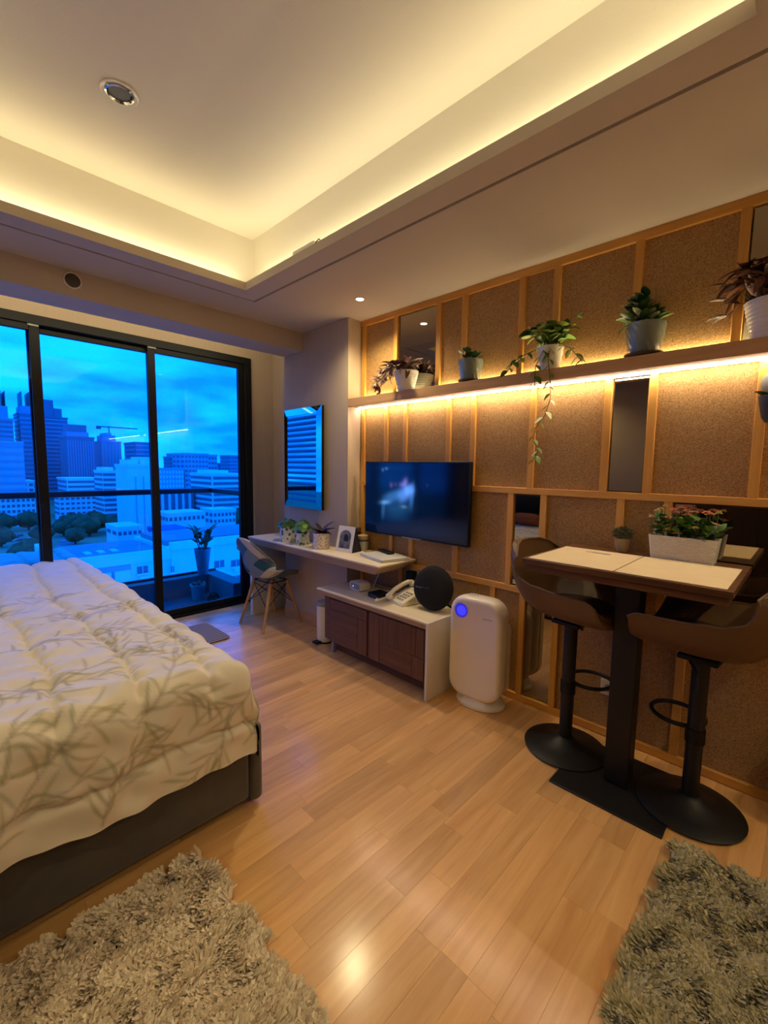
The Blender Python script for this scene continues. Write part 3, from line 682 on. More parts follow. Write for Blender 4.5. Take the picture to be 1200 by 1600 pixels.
# ---- bar stools
def stool(loc, rz, ring_rz, label):
    t = thing('bar_stool', label, 'stool', loc, rz, 'brown leather bar stools at the bar table')
    f = .0095
    MB().lathe([(.196, 0), (.197, .004), (.19, .008), (.14, .016), (.08, .030), (.046, .050), (.036, .058)], 44, (0, 0, f)).build('base_disc', M['blackmetal'], t)
    MB().tube([(0, 0, .05), (0, 0, .36), (0, 0, .40), (0, 0, .675)], [.031, .031, .031, .031], 20).build('pole', M['blackmetal'], t)
    MB().tube([(0, 0, .30), (0, 0, .36)], .036, 20).build('collar', M['black'], t)
    pts = []
    for k in range(33):
        a = -PI+2*PI*k/32; pts.append((.140+.105*math.cos(a), .10*math.sin(a), 0))
    rg = MB().tube([Vector(p) for p in pts], .0095, 10, cap=False).build('footrest', M['blackmetal'], t, (0, 0, .345)); rg.rotation_euler = (0, 0, ring_rz)
    MB().tube([(.03, .05, .66), (-.02, .13, .64), (-.03, .17, .58)], [.006, .006, .008], 8).build('lever', M['black'], t)
    MB().box(-.07, .07, -.07, .07, .660, .680).build('seat_plate', M['black'], t, bevel=.004)
    # upholstered bucket: inner and outer side profiles x (front +) / z, lofted across the width y and closed at the rim
    prof = [(.232, .732), (.218, .755), (.18, .764), (.10, .752), (0, .742), (-.10, .745), (-.165, .772), (-.205, .83), (-.232, .91), (-.252, .985), (-.262, 1.05)]
    outp = [(.242, .722), (.230, .704), (.18, .690), (.10, .686), (0, .686), (-.10, .692), (-.185, .722), (-.245, .79), (-.285, .89), (-.305, .98), (-.295, 1.052)]
    n = len(prof); nu, nv = 23, 33
    def lp(P, b):
        q = b*(n-1); i = min(int(q), n-2); u = q-i; u2 = u
        return P[i][0]*(1-u)+P[i+1][0]*u, P[i][1]*(1-u)+P[i+1][1]*u
    def inner(v, b):
        x, z = lp(prof, b); hw = .222 if b < .55 else .222-.018*((b-.55)/.45)**1.5
        if b < .12: hw -= .05*(1-b/.12)
        rear = max(0, min(1, b/.45)); back = max(0, (b-.58)/.42)
        rise = (.055+.065*rear)*abs(v)**2.6
        x2 = x+back*.07*abs(v)**2.4-.03*max(0, 1-b/.12)*v*v
        z2 = z+rise*(1-back)-.065*abs(v)**3.6*max(0, (b-.72)/.28)
        return Vector((x2, v*hw, z2))
    def outer(v, b):
        e = inner(math.copysign(1, v) if v else 1, b); e.y = 0; x, z = lp(outp, b); k = abs(v)**3.0
        c = Vector((x, 0, z)); p = c.lerp(Vector((e.x, 0, e.z)), k); p.y = inner(v, b).y*1.02+.012*math.sin(PI*v)*.5
        i_ = inner(v, b)
        if b > .7: p.z = i_.z+(z-lp(prof, b)[1])*(1-k)
        return p
    V = [inner(i/(nu-1)*2-1, j/(nv-1)) for j in range(nv) for i in range(nu)]+[outer(i/(nu-1)*2-1, j/(nv-1)) for j in range(nv) for i in range(nu)]
    q = nu*nv; Fc = [(j*nu+i, j*nu+i+1, (j+1)*nu+i+1, (j+1)*nu+i) for j in range(nv-1) for i in range(nu-1)]
    Fo = [tuple(k+q for k in f[::-1]) for f in Fc]
    ed = [(i, 0) for i in range(nu)]+[(nu-1, j) for j in range(1, nv)]+[(i, nv-1) for i in range(nu-2, -1, -1)]+[(0, j) for j in range(nv-2, 0, -1)]
    E_ = [j*nu+i for i, j in ed]; Fe = [(E_[(k+1) % len(E_)], E_[k], E_[k]+q, E_[(k+1) % len(E_)]+q) for k in range(len(E_))]
    me = MB(); me.smooth = True; me.add(V, Fc+Fo+Fe); o = me.build('seat_shell', M['leather'], t)
    bm_ = __import__('bmesh').new(); bm_.from_mesh(o.data); bmesh_ops = __import__('bmesh').ops; bmesh_ops.remove_doubles(bm_, verts=bm_.verts, dist=.0006); bmesh_ops.recalc_face_normals(bm_, faces=bm_.faces); bm_.to_mesh(o.data); bm_.free(); o.data.shade_smooth()
    MB().blob((.03, 0, .766), (.165, .14, .030), 3, .03, 10).build('seat_cushion', M['leatherd'], t)
    pts = [inner(1, b/24)+Vector((0, .004, .002)) for b in range(2, 25)]+[inner(v, 1)+Vector((0, 0, .004)) for v in (.7, .4, 0, -.4, -.7)]+[inner(-1, b/24)+Vector((0, -.004, .002)) for b in range(24, 1, -1)]
    MB().tube(pts, .005, 6).build('piping', M['leather'], t)
    return t
stool((2.195, .815, 0), math.radians(-97), math.radians(69), 'brown leather bar stool nearest the air purifier, at the window end of the bar table')
stool((2.165, .275, 0), math.radians(84), math.radians(-47), 'brown leather bar stool at the right end of the bar table, cut by the frame')

# ---- shell chair with patchwork fabric
ch = thing('patchwork_chair', 'tub chair in blue and grey patchwork fabric on four splayed wooden legs at the desk', 'chair', (2.09, 3.455, 0), math.radians(5))
def chair_shell():
    prof = [(.235, .425), (.20, .440), (.12, .428), (.02, .418), (-.08, .420), (-.15, .445), (-.195, .50), (-.23, .58), (-.26, .67), (-.282, .75), (-.295, .815)]
    n = len(prof); nu, nv = 25, 33; vs = []; cols = []
    pal = [lin(c) for c in ((70, 112, 136), (150, 150, 152), (188, 186, 176), (44, 92, 112), (98, 104, 112), (206, 200, 186), (60, 68, 76), (122, 148, 164))]
    rnd = random.Random(12)
    for j in range(nv):
        b = j/(nv-1); q = b*(n-1); i = min(int(q), n-2); s = q-i
        x = prof[i][0]*(1-s)+prof[i+1][0]*s; z = prof[i][1]*(1-s)+prof[i+1][1]*s
        for k in range(nu):
            v = k/(nu-1)*2-1; hw = .235-.04*max(0, (b-.6)/.4)-.03*(1-b)*(b < .15); back = max(0, min(1, (b-.42)/.35))
            seat = 1-back; rise = .105*abs(v)**2.6*seat*min(1, b/.3)
            x2 = x+.16*abs(v)**2.2*back*(1-.45*max(0, (b-.75)/.25))
            z2 = z+rise-.14*abs(v)**2.6*max(0, (b-.62)/.38)
            vs.append((x2, v*hw, z2))
    fs = [(j*nu+k, j*nu+k+1, (j+1)*nu+k+1, (j+1)*nu+k) for j in range(nv-1) for k in range(nu-1)]
    mb = MB(); mb.smooth = True; mb.add(vs, fs); me = mb.mesh('shell', M['patch'])
    cc = []
    for j in range(nv):
        for k in range(nu): cc.append((k/(nu-1)*.47, j/(nv-1)*.95, 0))
    paint(me, np.array(cc)); return me
o = put('shell', chair_shell(), ch); md = o.modifiers.new('solid', 'SOLIDIFY'); md.thickness = .016; md.offset = 1; o.modifiers.new('sub', 'SUBSURF').render_levels = 1
feet = [(-.185, .205), (-.215, -.185), (.185, -.195), (.20, .205)]
tops = [(-.085, .12), (-.085, -.12), (.10, -.11), (.10, .11)]
for (fx, fy), (qx, qy) in zip(feet, tops): MB().tube([(fx, fy, 0), ((fx+qx)/2, (fy+qy)/2, .19), (qx, qy, .40)], [.0105, .0145, .0165], 12).build('leg', M['beech'], ch)
def lerp(a, b, t): return tuple(a[k]*(1-t)+b[k]*t for k in range(3))
F3 = [(f[0], f[1], 0) for f in feet]; T3 = [(t[0], t[1], .40) for t in tops]
mb = MB()
for i in range(4):
    j = (i+1) % 4; mb.tube([lerp(F3[i], T3[i], .95), lerp(F3[j], T3[j], .48)], .0035, 6); mb.tube([lerp(F3[j], T3[j], .95), lerp(F3[i], T3[i], .48)], .0035, 6)
mb.build('wire_brace', M['blackmetal'], ch)
MB().tube([T3[0], T3[1], T3[2], T3[3], T3[0]], .006, 8).build('seat_mount', M['blackmetal'], ch)

# ---- air purifier
ap = thing('air_purifier', 'white rounded air purifier with a glowing blue display beside the cabinet', 'air purifier', (2.275, 1.365, 0), math.radians(4))
def rrect(w, h, r, n=8):
    pts = []
    for cx, cy, a0 in ((w-r, h-r, 0), (-w+r, h-r, PI/2), (-w+r, -h+r, PI), (w-r, -h+r, 3*PI/2)):
        for k in range(n+1):
            a = a0+PI/2*k/n; pts.append((cx+r*math.cos(a), cy+r*math.sin(a)))
    return pts
def slab(w, h, r, layers, zc, name, mt, parent, taper=0):
    """rounded upright slab: layers = (x, inset); y is across, z is up"""
    mb = MB(); mb.smooth = True; vs = []; rings = []
    for x, ins in layers:
        rings.append([(x+taper*(q[1]), q[0], q[1]+zc) for q in rrect(w-ins, h-ins, max(r-ins, .01))])
    n = len(rings[0])
    for rg in rings: vs += rg
    fs = [(i*n+k, i*n+(k+1) % n, (i+1)*n+(k+1) % n, (i+1)*n+k) for i in range(len(rings)-1) for k in range(n)]
    fs += [tuple(range(n))[::-1], tuple(range((len(rings)-1)*n, len(rings)*n))]
    mb.add(vs, [f[::-1] for f in fs]); return mb.build(name, mt, parent)
slab(.168, .308, .10, [(-.108, .055), (-.116, .03), (-.112, .012), (-.10, .003), (-.085, 0), (-.052, 0)], .365, 'front_panel', M['purifier'], ap)
slab(.163, .303, .098, [(-.0515, 0), (-.047, 0)], .365, 'panel_seam', M['greyplastic'], ap)
slab(.166, .306, .10, [(-.0465, 0), (.0, .004), (.02, .02)], .365, 'middle_shell', M['purifier'], ap)
slab(.150, .24, .08, [(.0205, 0), (.07, .0), (.095, .02), (.105, .05)], .30, 'rear_housing', M['purifier'], ap)
MB().lathe([(.115, 0), (.12, .006), (.118, .02), (.105, .028), (.09, .06)], 36, (0, 0, 0), 1.0, 1.28).build('base', M['whiteplastic'], ap)
bt = MB().lathe([(.043, 0), (.043, .003)], 32).build('display', M['bluedeep'], ap, (-.113, .088, .585)); bt.rotation_euler = (0, -PI/2, 0)
b2 = MB().lathe([(.030, 0), (.030, .004)], 32).build('display_glow', M['bluelight'], bt, (0, -.004, .001))
text('logo', 'COWAY', .016, M['greyplastic'], ap, (-.1172, -.085, .565), (PI/2, 0, -PI/2))
for k in range(4): MB().tube([(-.05, .07-.018*k, .672), (-.05, .07-.018*k, .675)], .005, 10).build('button', M['greyplastic'], ap)

# ---- pedal bin
bn = thing('pedal_bin', 'slim white pedal bin standing left of the walnut cabinet', 'bin', (2.185, 2.775, 0))
MB().lathe([(.066, .012), (.068, .02), (.072, .30), (.072, .305)], 28).build('body', M['whiteplastic'], bn)
MB().lathe([(.074, .306), (.074, .322), (.066, .335), (.03, .343), (.005, .345)], 28).build('lid', M['greyplastic'], bn)
MB().lathe([(.07, 0), (.07, .012)], 28).build('base_ring', M['black'], bn)
MB().box(-.115, -.06, -.028, .028, .006, .022).build('pedal', M['black'], bn, bevel=.004)

# ---- rugs: backing and thousands of yarn tufts
def rug(name, label, x0, x1, y0, y1, vis, seed, tone, n=46000, hgt=.042):
    t = thing(name, label, 'rug', ((x0+x1)/2, (y0+y1)/2, 0)); cx, cy = (x0+x1)/2, (y0+y1)/2
    box('backing', M['rugbase'], x0-cx, x1-cx, y0-cy, y1-cy, 0, .008, t)
    g = np.random.RandomState(seed); vx0, vx1, vy0, vy1 = vis
    P = np.stack([g.uniform(vx0, vx1, n), g.uniform(vy0, vy1, n)], 1)
    # locks: neighbouring yarns share a lean
    ang = 2.6*np.sin(P[:, 0]*23+1.3*np.sin(P[:, 1]*31))+2.2*np.cos(P[:, 1]*27+1.1*np.sin(P[:, 0]*19))+g.normal(0, .6, n)
    lean = g.uniform(.5, 1.1, n)*hgt*.85; h = hgt*g.uniform(.55, .85, n); wd_ = g.uniform(.0040, .0068, n)
    d = np.stack([np.cos(ang), np.sin(ang)], 1); s = np.stack([-d[:, 1], d[:, 0]], 1)
    tw = g.uniform(-1, 1, n)[:, None]; s = s*np.cos(tw)+d*np.sin(tw)
    base = np.c_[P-[cx, cy], np.full(n, .006)]
    mid = np.c_[P-[cx, cy]+d*lean[:, None]*.35, .006+h*.62]; tip = np.c_[P-[cx, cy]+d*lean[:, None], .006+h]
    S = np.c_[s, np.zeros(n)]*wd_[:, None]
    V = np.stack([base-S, base+S, mid-S*1.15, mid+S*1.15, tip-S*.7, tip+S*.7], 1)
    idx = np.arange(n)[:, None]*6; F = np.stack([idx+np.array([0, 1, 3, 2]), idx+np.array([2, 3, 5, 4])], 1).reshape(-1, 4)
    me = D.meshes.new('pile'); me.vertices.add(n*6); me.vertices.foreach_set('co', V.astype(np.float32).ravel())
    me.loops.add(F.size); me.polygons.add(len(F)); me.loops.foreach_set('vertex_index', F.ravel().astype(np.int32)); me.polygons.foreach_set('loop_start', np.arange(0, F.size, 4, dtype=np.int32))
    me.update(calc_edges=True); me.materials.append(M['rug']); me.shade_smooth()
    c1, c2 = np.array(lin(tone[0])), np.array(lin(tone[1])); k = g.uniform(0, 1, n)[:, None]*.7+.3*(np.sin(P[:, :1]*40)*np.sin(P[:, 1:]*37)*.5+.5)
    col = np.repeat(c1*(1-k)+c2*k, 6, axis=0); paint(me, col)
    o = put('pile', me, t); stuff(o); return t
rug('shag_rug', 'beige shaggy rug lying on the floor beside the bed', -.82, .595, .30, 1.48, (-.12, .60, .62, 1.49), 5, ((252, 238, 210), (196, 172, 140)), 42000)
rug('shag_rug', 'grey-green shaggy rug on the floor in the right corner, near the bar table', 1.14, 1.88, -.9, .262, (1.13, 1.885, -.42, .268), 9, ((206, 192, 152), (128, 120, 84)), 46000)
fm = MB().prism([(x*1, y*1) for x, y in rrect(.26, .24, .05)], 0, .012).build('door_mat', M['matstripe'], None, (1.40, 3.59, 0), bevel=.003); tag(fm, 'small brown striped floor mat between the bed and the glass door', 'mat')

# ================================================================== WALL THINGS
# ---- shelf with led strips
sh = thing('wall_shelf', 'long oak wall shelf above the television with a glowing strip under it', 'shelf', (2.39, 1.0, shelf_z0))
MB().box(2.31-2.39, 2.479-2.39, -1.2-1.0, 2.655-1.0, .002, shelf_z1-shelf_z0-.001).build('board', M['oak'], sh, bevel=.0015, seg=1)
MB().box(2.412-2.39, 2.428-2.39, -1.2-1.0, 2.645-1.0, -.0045, .0015).build('led_strip', M['led'], sh)
l = area_lamp('shelf_top_lamp', (2.452, .72, 1.962), (0, 0, 1), .008, 3.85, 11.0, LEDW); l.rotation_euler = (PI, 0, 0)
# ---- television
tv = thing('television', 'black flat television on the cork wall showing a dark blue film scene', 'television', (2.40, 2.047, 1.191))
w2, h2 = .483, .276
MB().box(-.012, .018, -w2, w2, -h2, h2).build('housing', M['black'], tv, bevel=.004)
MB().box(.0185, .043, -.2, .2, -.15, .15).build('wall_bracket', M['blackmetal'], tv)
nu, nv = 128, 72
mb = MB(); mb.grid(nu, nv, lambda a, b: (-.0128, (w2-.010)-(2*w2-.020)*a, (h2-.010)-(2*h2-.024)*b)); me = mb.mesh('screen', M['screen'])
aa, bb = np.meshgrid(np.linspace(0, 1, nu), np.linspace(0, 1, nv))
pic = np.zeros((nv, nu, 3)); pic += np.array([.0002, .0010, .0055])*(1+1.6*np.exp(-((aa-.25)/.35)**2)-.7*np.clip((aa-.6)/.2, 0, 1))[..., None]
pic += np.array([.0, .003, .008])*np.exp(-((aa-.2)/.3)**2-((bb-.5)/.5)**2)[..., None]
def blobp(x, y, rx, ry, c, rot=0, p=2):
    dx, dy = aa-x, (bb-y)*.57; X = dx*math.cos(rot)+dy*math.sin(rot); Y = -dx*math.sin(rot)+dy*math.cos(rot)
    global pic; pic += np.exp(-((np.abs(X)/rx)**p+(np.abs(Y)/ry)**p))[..., None]*np.array(c)
blobp(.43, .42, .075, .05, (.06, .17, .52), -.5, 3); blobp(.47, .36, .05, .035, (.06, .16, .48), -.4, 3); blobp(.30, .47, .10, .04, (.02, .08, .22), -.35, 3); blobp(.36, .55, .15, .08, (.006, .03, .085), 0, 3)
blobp(.50, .44, .02, .09, (.02, .08, .26), .1, 3); blobp(.22, .56, .05, .016, (.07, .2, .42), -.1); blobp(.20, .66, .02, .07, (.012, .05, .13), .05, 3); blobp(.43, .265, .022, .03, (.13, .11, .34), .3); blobp(.40, .30, .03, .02, (.07, .08, .3), 0)
blobp(.285, .31, .016, .02, (.06, .045, .10), 0); blobp(.33, .30, .016, .016, (.035, .02, .04), 0); blobp(.42, .60, .03, .012, (.05, .12, .16), 0); blobp(.19, .10, .014, .012, (.03, .09, .2)); blobp(.23, .08, .016, .01, (.04, .11, .22)); blobp(.3, .07, .2, .012, (.0, .008, .02)); blobp(.645, .29, .008, .012, (.02, .01, .025))
blobp(.7, .9, .3, .06, (.002, .006, .016)); blobp(.34, .70, .12, .06, (.004, .02, .05), 0, 3)
paint(me, np.clip(pic*1.25, 0, 1).reshape(-1, 3)); put('screen', me, tv)
MB().box(-.0135, -.012, -.09, .09, -h2-.001, -h2+.006).build('lower_trim', M['greyplastic'], tv)
text('logo', 'LG', .010, M['chrome'], tv, (-.0142, -.012, -h2+.004), (PI/2, 0, -PI/2))
# ---- bevelled mirror on the pillar wall
bm = thing('bevelled_mirror', 'tall rectangular mirror with a wide shiny border, hanging above the left desk pots', 'mirror', (2.300, 3.215, 1.49), math.radians(-2.6))
W_, H_ = .292, .432; b_ = .058
MB().box(-.026, 0, -W_, W_, -H_, H_).build('backing', M['black'], bm, bevel=.002)
MB().box(-.034, -.0265, -W_+b_, W_-b_, -H_+b_, H_-b_).build('glass', M['mirror'], bm)
xo, xi = -.0275, -.040
O = [(-W_, -H_), (W_, -H_), (W_, H_), (-W_, H_)]; I = [(-W_+b_, -H_+b_), (W_-b_, -H_+b_), (W_-b_, H_-b_), (-W_+b_, H_-b_)]
for i in range(4):
    j = (i+1) % 4; mb = MB()
    mb.add([(xo, *O[i]), (xo, *O[j]), (xi, *I[j]), (xi, *I[i]), (-.0262, *O[i]), (-.0262, *O[j]), (-.0262, *I[j]), (-.0262, *I[i])], [(0, 3, 2, 1), (4, 5, 6, 7), (0, 1, 5, 4), (1, 2, 6, 5), (2, 3, 7, 6), (3, 0, 4, 7)])
    mb.build('bevel_strip', M['mirror'], bm)
# ---- ceiling fittings
dl = thing('ceiling_downlight', 'large round unlit downlight in the raised tray ceiling', 'downlight', (.65, 2.205, ZT))
MB().lathe([(.066, 0), (.070, -.004), (.066, -.007), (.054, -.005), (.054, 0)], 36).build('outer_ring', M['whiteplastic'], dl)
MB().lathe([(.0535, -.001), (.0535, -.010), (.047, -.012), (.046, -.010), (.042, -.0015), (.0535, -.001)], 36).build('inner_ring', M['chrome'], dl)
MB().lathe([(.0405, -.0045), (.0405, -.0035), (.02, -.003)], 32).build('lamp_face', M['saucer'], dl)
for k, a in enumerate((3.6, 5.2)):
    MB().blob((.056*math.cos(a), .056*math.sin(a), -.009), .005, k, 0, 6).build('clip', M['chrome'], dl)
names = ['small lit downlight in the soffit near the far end of the accent wall', 'small lit downlight in the soffit behind the camera at the right', 'small lit downlight in the soffit above the head of the bed', 'small lit downlight in the soffit by the left wall near the wardrobe', 'small lit downlight in the soffit behind the camera']
for (x, y), nm in zip(DOWNLIGHTS, names):
    t = thing('soffit_downlight', nm, 'downlight', (x, y, ZS), 0, 'soffit downlights')
    MB().lathe([(.034, 0), (.036, -.003), (.033, -.005), (.026, -.004), (.026, 0)], 24).build('ring', M['whiteplastic'], t)
    MB().lathe([(.0255, -.001), (.0255, -.003), (.01, -.004)], 20).build('lamp_glass', M['bulb'], t)
    spot_lamp('soffit_spot', (x, y, ZS-.02), SPOT_W*(1.6 if y > 2 and x > 0 else 1), LEDW, 140, .8, .03)
spk = thing('sprinkler_cover', 'dark round sensor with a pale rim on the bulkhead face above the window', 'sensor', (.665, 3.265, 2.502))
o = MB().lathe([(.046, 0), (.047, .006), (.044, .010), (.04, .008)], 28).build('rim', M['whiteplastic'], spk); o.rotation_euler = (PI/2, 0, 0)
o = MB().lathe([(.0395, .0085), (.036, .012), (.01, .016)], 28).build('face', M['saucer'], spk); o.rotation_euler = (PI/2, 0, 0)
cv = thing('cove_driver', 'small white plastic box lying on the edge of the right cove', 'driver', (TX1+.025, 2.15, ZL))
MB().box(-.014, .014, -.10, .10, 0.0, .03).build('case', M['whiteplastic'], cv, bevel=.005)
MB().tube([(0, -.10, .02), (.0, -.13, .03), (.02, -.15, .005)], .003, 6).build('lead', M['black'], cv)

# ================================================================== PLANTS
def leafmesh(name, mt, wl, fold=.25, curl=.2, tipw=.12, n=5):
    """leaf of unit length along +x, folded at its midrib"""
    vs = []; fs = []
    for i in range(n+1):
        t = i/n; hw = wl*.5*(math.sin(PI*min(1, t**.8*.97+.03))**.75) if 0 < i < n else wl*.06
        z = -curl*t*t
        vs += [(t, -hw, z+fold*hw), (t, 0, z), (t, hw, z+fold*hw)]
    for i in range(n):
        a = i*3; fs += [(a, a+3, a+4, a+1), (a+1, a+4, a+5, a+2)]
    mb = MB(); mb.smooth = True; mb.add(vs, fs); me = D.meshes.new(name); me.from_pydata(mb.v, [], mb.f); me.update(); me.materials.append(mt); me.shade_smooth(); return me
LM = {}
for k, (mt, wl, fo, cu) in dict(trad=('leafp', .40, .35, .25), trads=('leafs', .42, .35, .25), pothos=('leaf', .72, .25, .22), pothosl=('leafy', .72, .25, .2), jade=('leafd', .62, .3, .25), vari=('leafv', .55, .3, .3), round=('leaf', .95, .15, .1), roundd=('leafd', .95, .15, .12),
        maroon=('maroon', .36, .5, .15), kal=('leaf', .8, .25, .2), kald=('leafd', .8, .25, .2), zz=('leafd', .5, .3, .1)).items(): LM[k] = leafmesh('leaf', M[mt], wl, fo, cu)
def leaf(parent, kind, p, d, L, roll=0):
    d = Vector(d).normalized(); q = d.to_track_quat('X', 'Z') @ Quaternion((1, 0, 0), roll)
    o = D.objects.new('leaf', LM[kind]); COL.objects.link(o); o.parent = parent; o.location = p; o.rotation_mode = 'QUATERNION'; o.rotation_quaternion = q; o.scale = (L, L, L); return o
def pot_ribbed(t, mt, rt, rb, h, ribs=9, soil=True):
    prof = [(rb*.96, 0), (rb, .004)]
    for k in range(ribs*4+1):
        u = k/(ribs*4); prof.append((rb+(rt-rb)*u+.0014*math.sin(2*PI*ribs*u), .006+(h-.01)*u))
    prof += [(rt, h), (rt-.007, h), (rt-.009, h-.02), (.004, h-.021)]
    MB().lathe(prof, 36).build('pot', mt, t)
    if soil: MB().lathe([(rt-.0095, h-.020), (rt-.012, h-.012), (.004, h-.008)], 24).build('soil', M['soil'], t)
def pot_fluted(t, mt, rt, rb, h, saucer=True):
    z0 = .012 if saucer else 0
    prof = [(rb*.96, z0)]+[(rb+(rt-rb)*(k/14)**.8, z0+.002+(h-.004)*k/14) for k in range(15)]+[(rt-.006, z0+h), (rt-.008, z0+h-.02), (.004, z0+h-.021)]
    fl = lambda r, z, a: r*(1+.055*(abs(math.sin(7*(a+(z-z0)*9.5)))-.5)) if r > rb*.97 and r > rt-.045 and z < z0+h-.004 else r
    MB().lathe(prof, 112, twist=fl).build('pot', mt, t)
    MB().lathe([(rt-.0095, z0+h-.02), (.004, z0+h-.012)], 24).build('soil', M['soil'], t)
    if saucer: MB().lathe([(rb*1.05, 0), (rb*1.32, .010), (rb*1.34, .016), (rb*1.25, .014), (rb*1.1, .0115), (.004, .0115)], 36).build('saucer', M['saucer'], t)
ZSF = shelf_z1
def spray(t, kinds, n, zc, spread, rise, L, g, bias=(0, 0), droop=.5, stems=True, start_r=.04):
    """stems leaving the pot mouth with leaves along them"""
    mb = MB()
    for s in range(n):
        a = 2*PI*s/n+g.uniform(-.3, .3); dx, dy = math.cos(a)+bias[0], math.sin(a)+bias[1]; q = g.uniform(.55, 1)
        pts = []
        for k in range(6):
            u = k/5; pts.append((start_r*math.cos(a)+dx*spread*q*u, start_r*math.sin(a)+dy*spread*q*u, zc+rise*q*(1.6*u-1.1*droop*2*u*u)))
        pts = [(min(p[0], .035), p[1], p[2]) for p in pts]
        mb.tube(pts, .0022, 5)
        for k in range(1, 6):
            p = Vector(pts[k]); d = (p-Vector(pts[k-1])).normalized()
            for sg in ((1, -1) if k < 5 else (0,)):
                sd = d.cross(Vector((0, 0, 1))).normalized()*sg; dd = d*.55+sd*.8+Vector((0, 0, g.uniform(-.1, .35)))
                if p.x+dd.normalized().x*L > .060: dd.x = -abs(dd.x)*.4
                leaf(t, kinds[g.randrange(len(kinds))], p, dd, L*g.uniform(.75, 1.15), g.uniform(-.5, .5))
    mb.build('stems', M['stem'], t)
g = random.Random(4)
t = thing('potted_wandering_plant', 'white ribbed pot at the left end of the shelf, purple and silver leaves spilling', 'plant', (2.378, 2.115, ZSF)); pot_ribbed(t, M['ceramicw'], .088, .055, .14, 8)
spray(t, ['trad', 'trad', 'trads'], 15, .125, .085, .17, .078, g, (-.3, .6), .6)
for k in range(3):   # silver shoot reaching to the left and one hanging low
    pts = [(-.02, .06, .13), (-.03, .13+.02*k, .17-.04*k), (-.03, .19+.025*k, .15-.055*k), (-.03, .25-.01*k, .11-.045*k)]
    MB().tube(pts, .0022, 5).build('stems', M['stem'], t)
    for p in pts[1:]:
        for s in range(5): leaf(t, 'trads' if k < 2 else 'trad', p, (g.uniform(-.6, .2), g.uniform(-.2, 1), g.uniform(-.5, .6)), g.uniform(.055, .075), g.uniform(-.6, .6))
t = thing('potted_succulent', 'small grey-green fluted pot with a low rosette plant, second pot on the shelf', 'plant', (2.378, 1.585, ZSF)); pot_fluted(t, M['ceramicg'], .078, .055, .125)
for k in range(26):
    a = k*2.4; r = .012+.055*(k/26)**.7; leaf(t, 'roundd', (r*math.cos(a)*.8, r*math.sin(a)*.8, .138+.04*g.random()), (math.cos(a), math.sin(a), .8), .042, g.uniform(-.4, .4))
t = thing('potted_pothos', 'white pot of trailing green vines mid shelf, one vine hanging far below', 'plant', (2.378, 1.08, ZSF)); pot_ribbed(t, M['ceramicw'], .070, .05, .125, 3)
spray(t, ['pothos', 'pothos', 'pothosl'], 15, .115, .065, .17, .060, g, (-.35, .1), .45)
def vine(t, pts, kinds, L, n, both=True):
    P = [Vector(p) for p in pts]; MB().tube(P, .0022, 5).build('vine', M['stem'], t)
    for k in range(n):
        u = (k+.5)/n*(len(P)-1); i = min(int(u), len(P)-2); p = P[i].lerp(P[i+1], u-i); d = (P[i+1]-P[i]).normalized(); s = 1 if k % 2 else -1
        leaf(t, kinds[g.randrange(len(kinds))], p, Vector((g.uniform(-.5, .1), s*.8, -.35))+d*.3, L*g.uniform(.75, 1.1), g.uniform(-.5, .5))
vine(t, [(-.05, -.02, .12), (-.085, -.03, .04), (-.09, -.05, -.07), (-.09, -.055, -.16), (-.088, -.03, -.24), (-.088, .02, -.31), (-.088, .03, -.37), (-.088, .0, -.43), (-.088, .03, -.49)], ['pothos', 'pothos', 'pothosl'], .048, 22)
vine(t, [(-.04, .05, .12), (-.075, .11, .09), (-.08, .17, .06), (-.082, .21, .01)], ['pothos', 'pothosl'], .05, 10)
vine(t, [(-.03, -.06, .12), (-.05, -.12, .10), (-.05, -.17, .04), (-.07, -.20, .01)], ['pothosl'], .05, 8)
vine(t, [(-.02, -.03, .12), (-.03, -.08, .19), (-.03, -.13, .24), (-.02, -.19, .27)], ['pothos'], .038, 6)
vine(t, [(-.06, .0, .12), (-.08, .04, .02), (-.085, .04, -.06), (-.085, .035, -.10)], ['pothos'], .052, 8)
t = thing('potted_peperomia', 'larger grey fluted pot with upright variegated leaves, second from the right on the shelf', 'plant', (2.378, .625, ZSF)); pot_fluted(t, M['ceramicg'], .084, .062, .140)
for k in range(64):
    a = k*2.4; r = .065*(k/64)**.6; z = .145+.125*(1-(k/64))*(1 if math.sin(a) > -.5 else .4)+.01*g.random()
    leaf(t, 'vari' if k % 3 == 0 else 'jade', (r*math.cos(a)*.7, r*math.sin(a)*.9+.01, z), (math.cos(a)*.8, math.sin(a), .7), .068*g.uniform(.8, 1.1), g.uniform(-.4, .4))
for k in range(5): leaf(t, 'vari', (-.05, .055+.004*k, .14), (-.4, .8, -.2-.15*k), .055, 0)
t = thing('potted_wandering_plant', 'white ribbed pot with dark maroon leaves at the right edge of the shelf', 'plant', (2.378, .175, ZSF)); pot_ribbed(t, M['ceramicw'], .092, .062, .15, 9)
spray(t, ['trad'], 15, .135, .075, .25, .090, g, (-.3, .3), .5)
for k in range(3):
    pts = [(-.02, .05, .14), (-.04, .10, .15+.04*k), (-.04, .14, .11+.06*k)]; MB().tube(pts, .002, 5).build('stems', M['stem'], t)
    for p in pts[1:]:
        for s in range(2): leaf(t, 'trad', p, (g.uniform(-.6, .1), g.uniform(.1, 1), g.uniform(-.8, .5)), .07, g.uniform(-.6, .6))
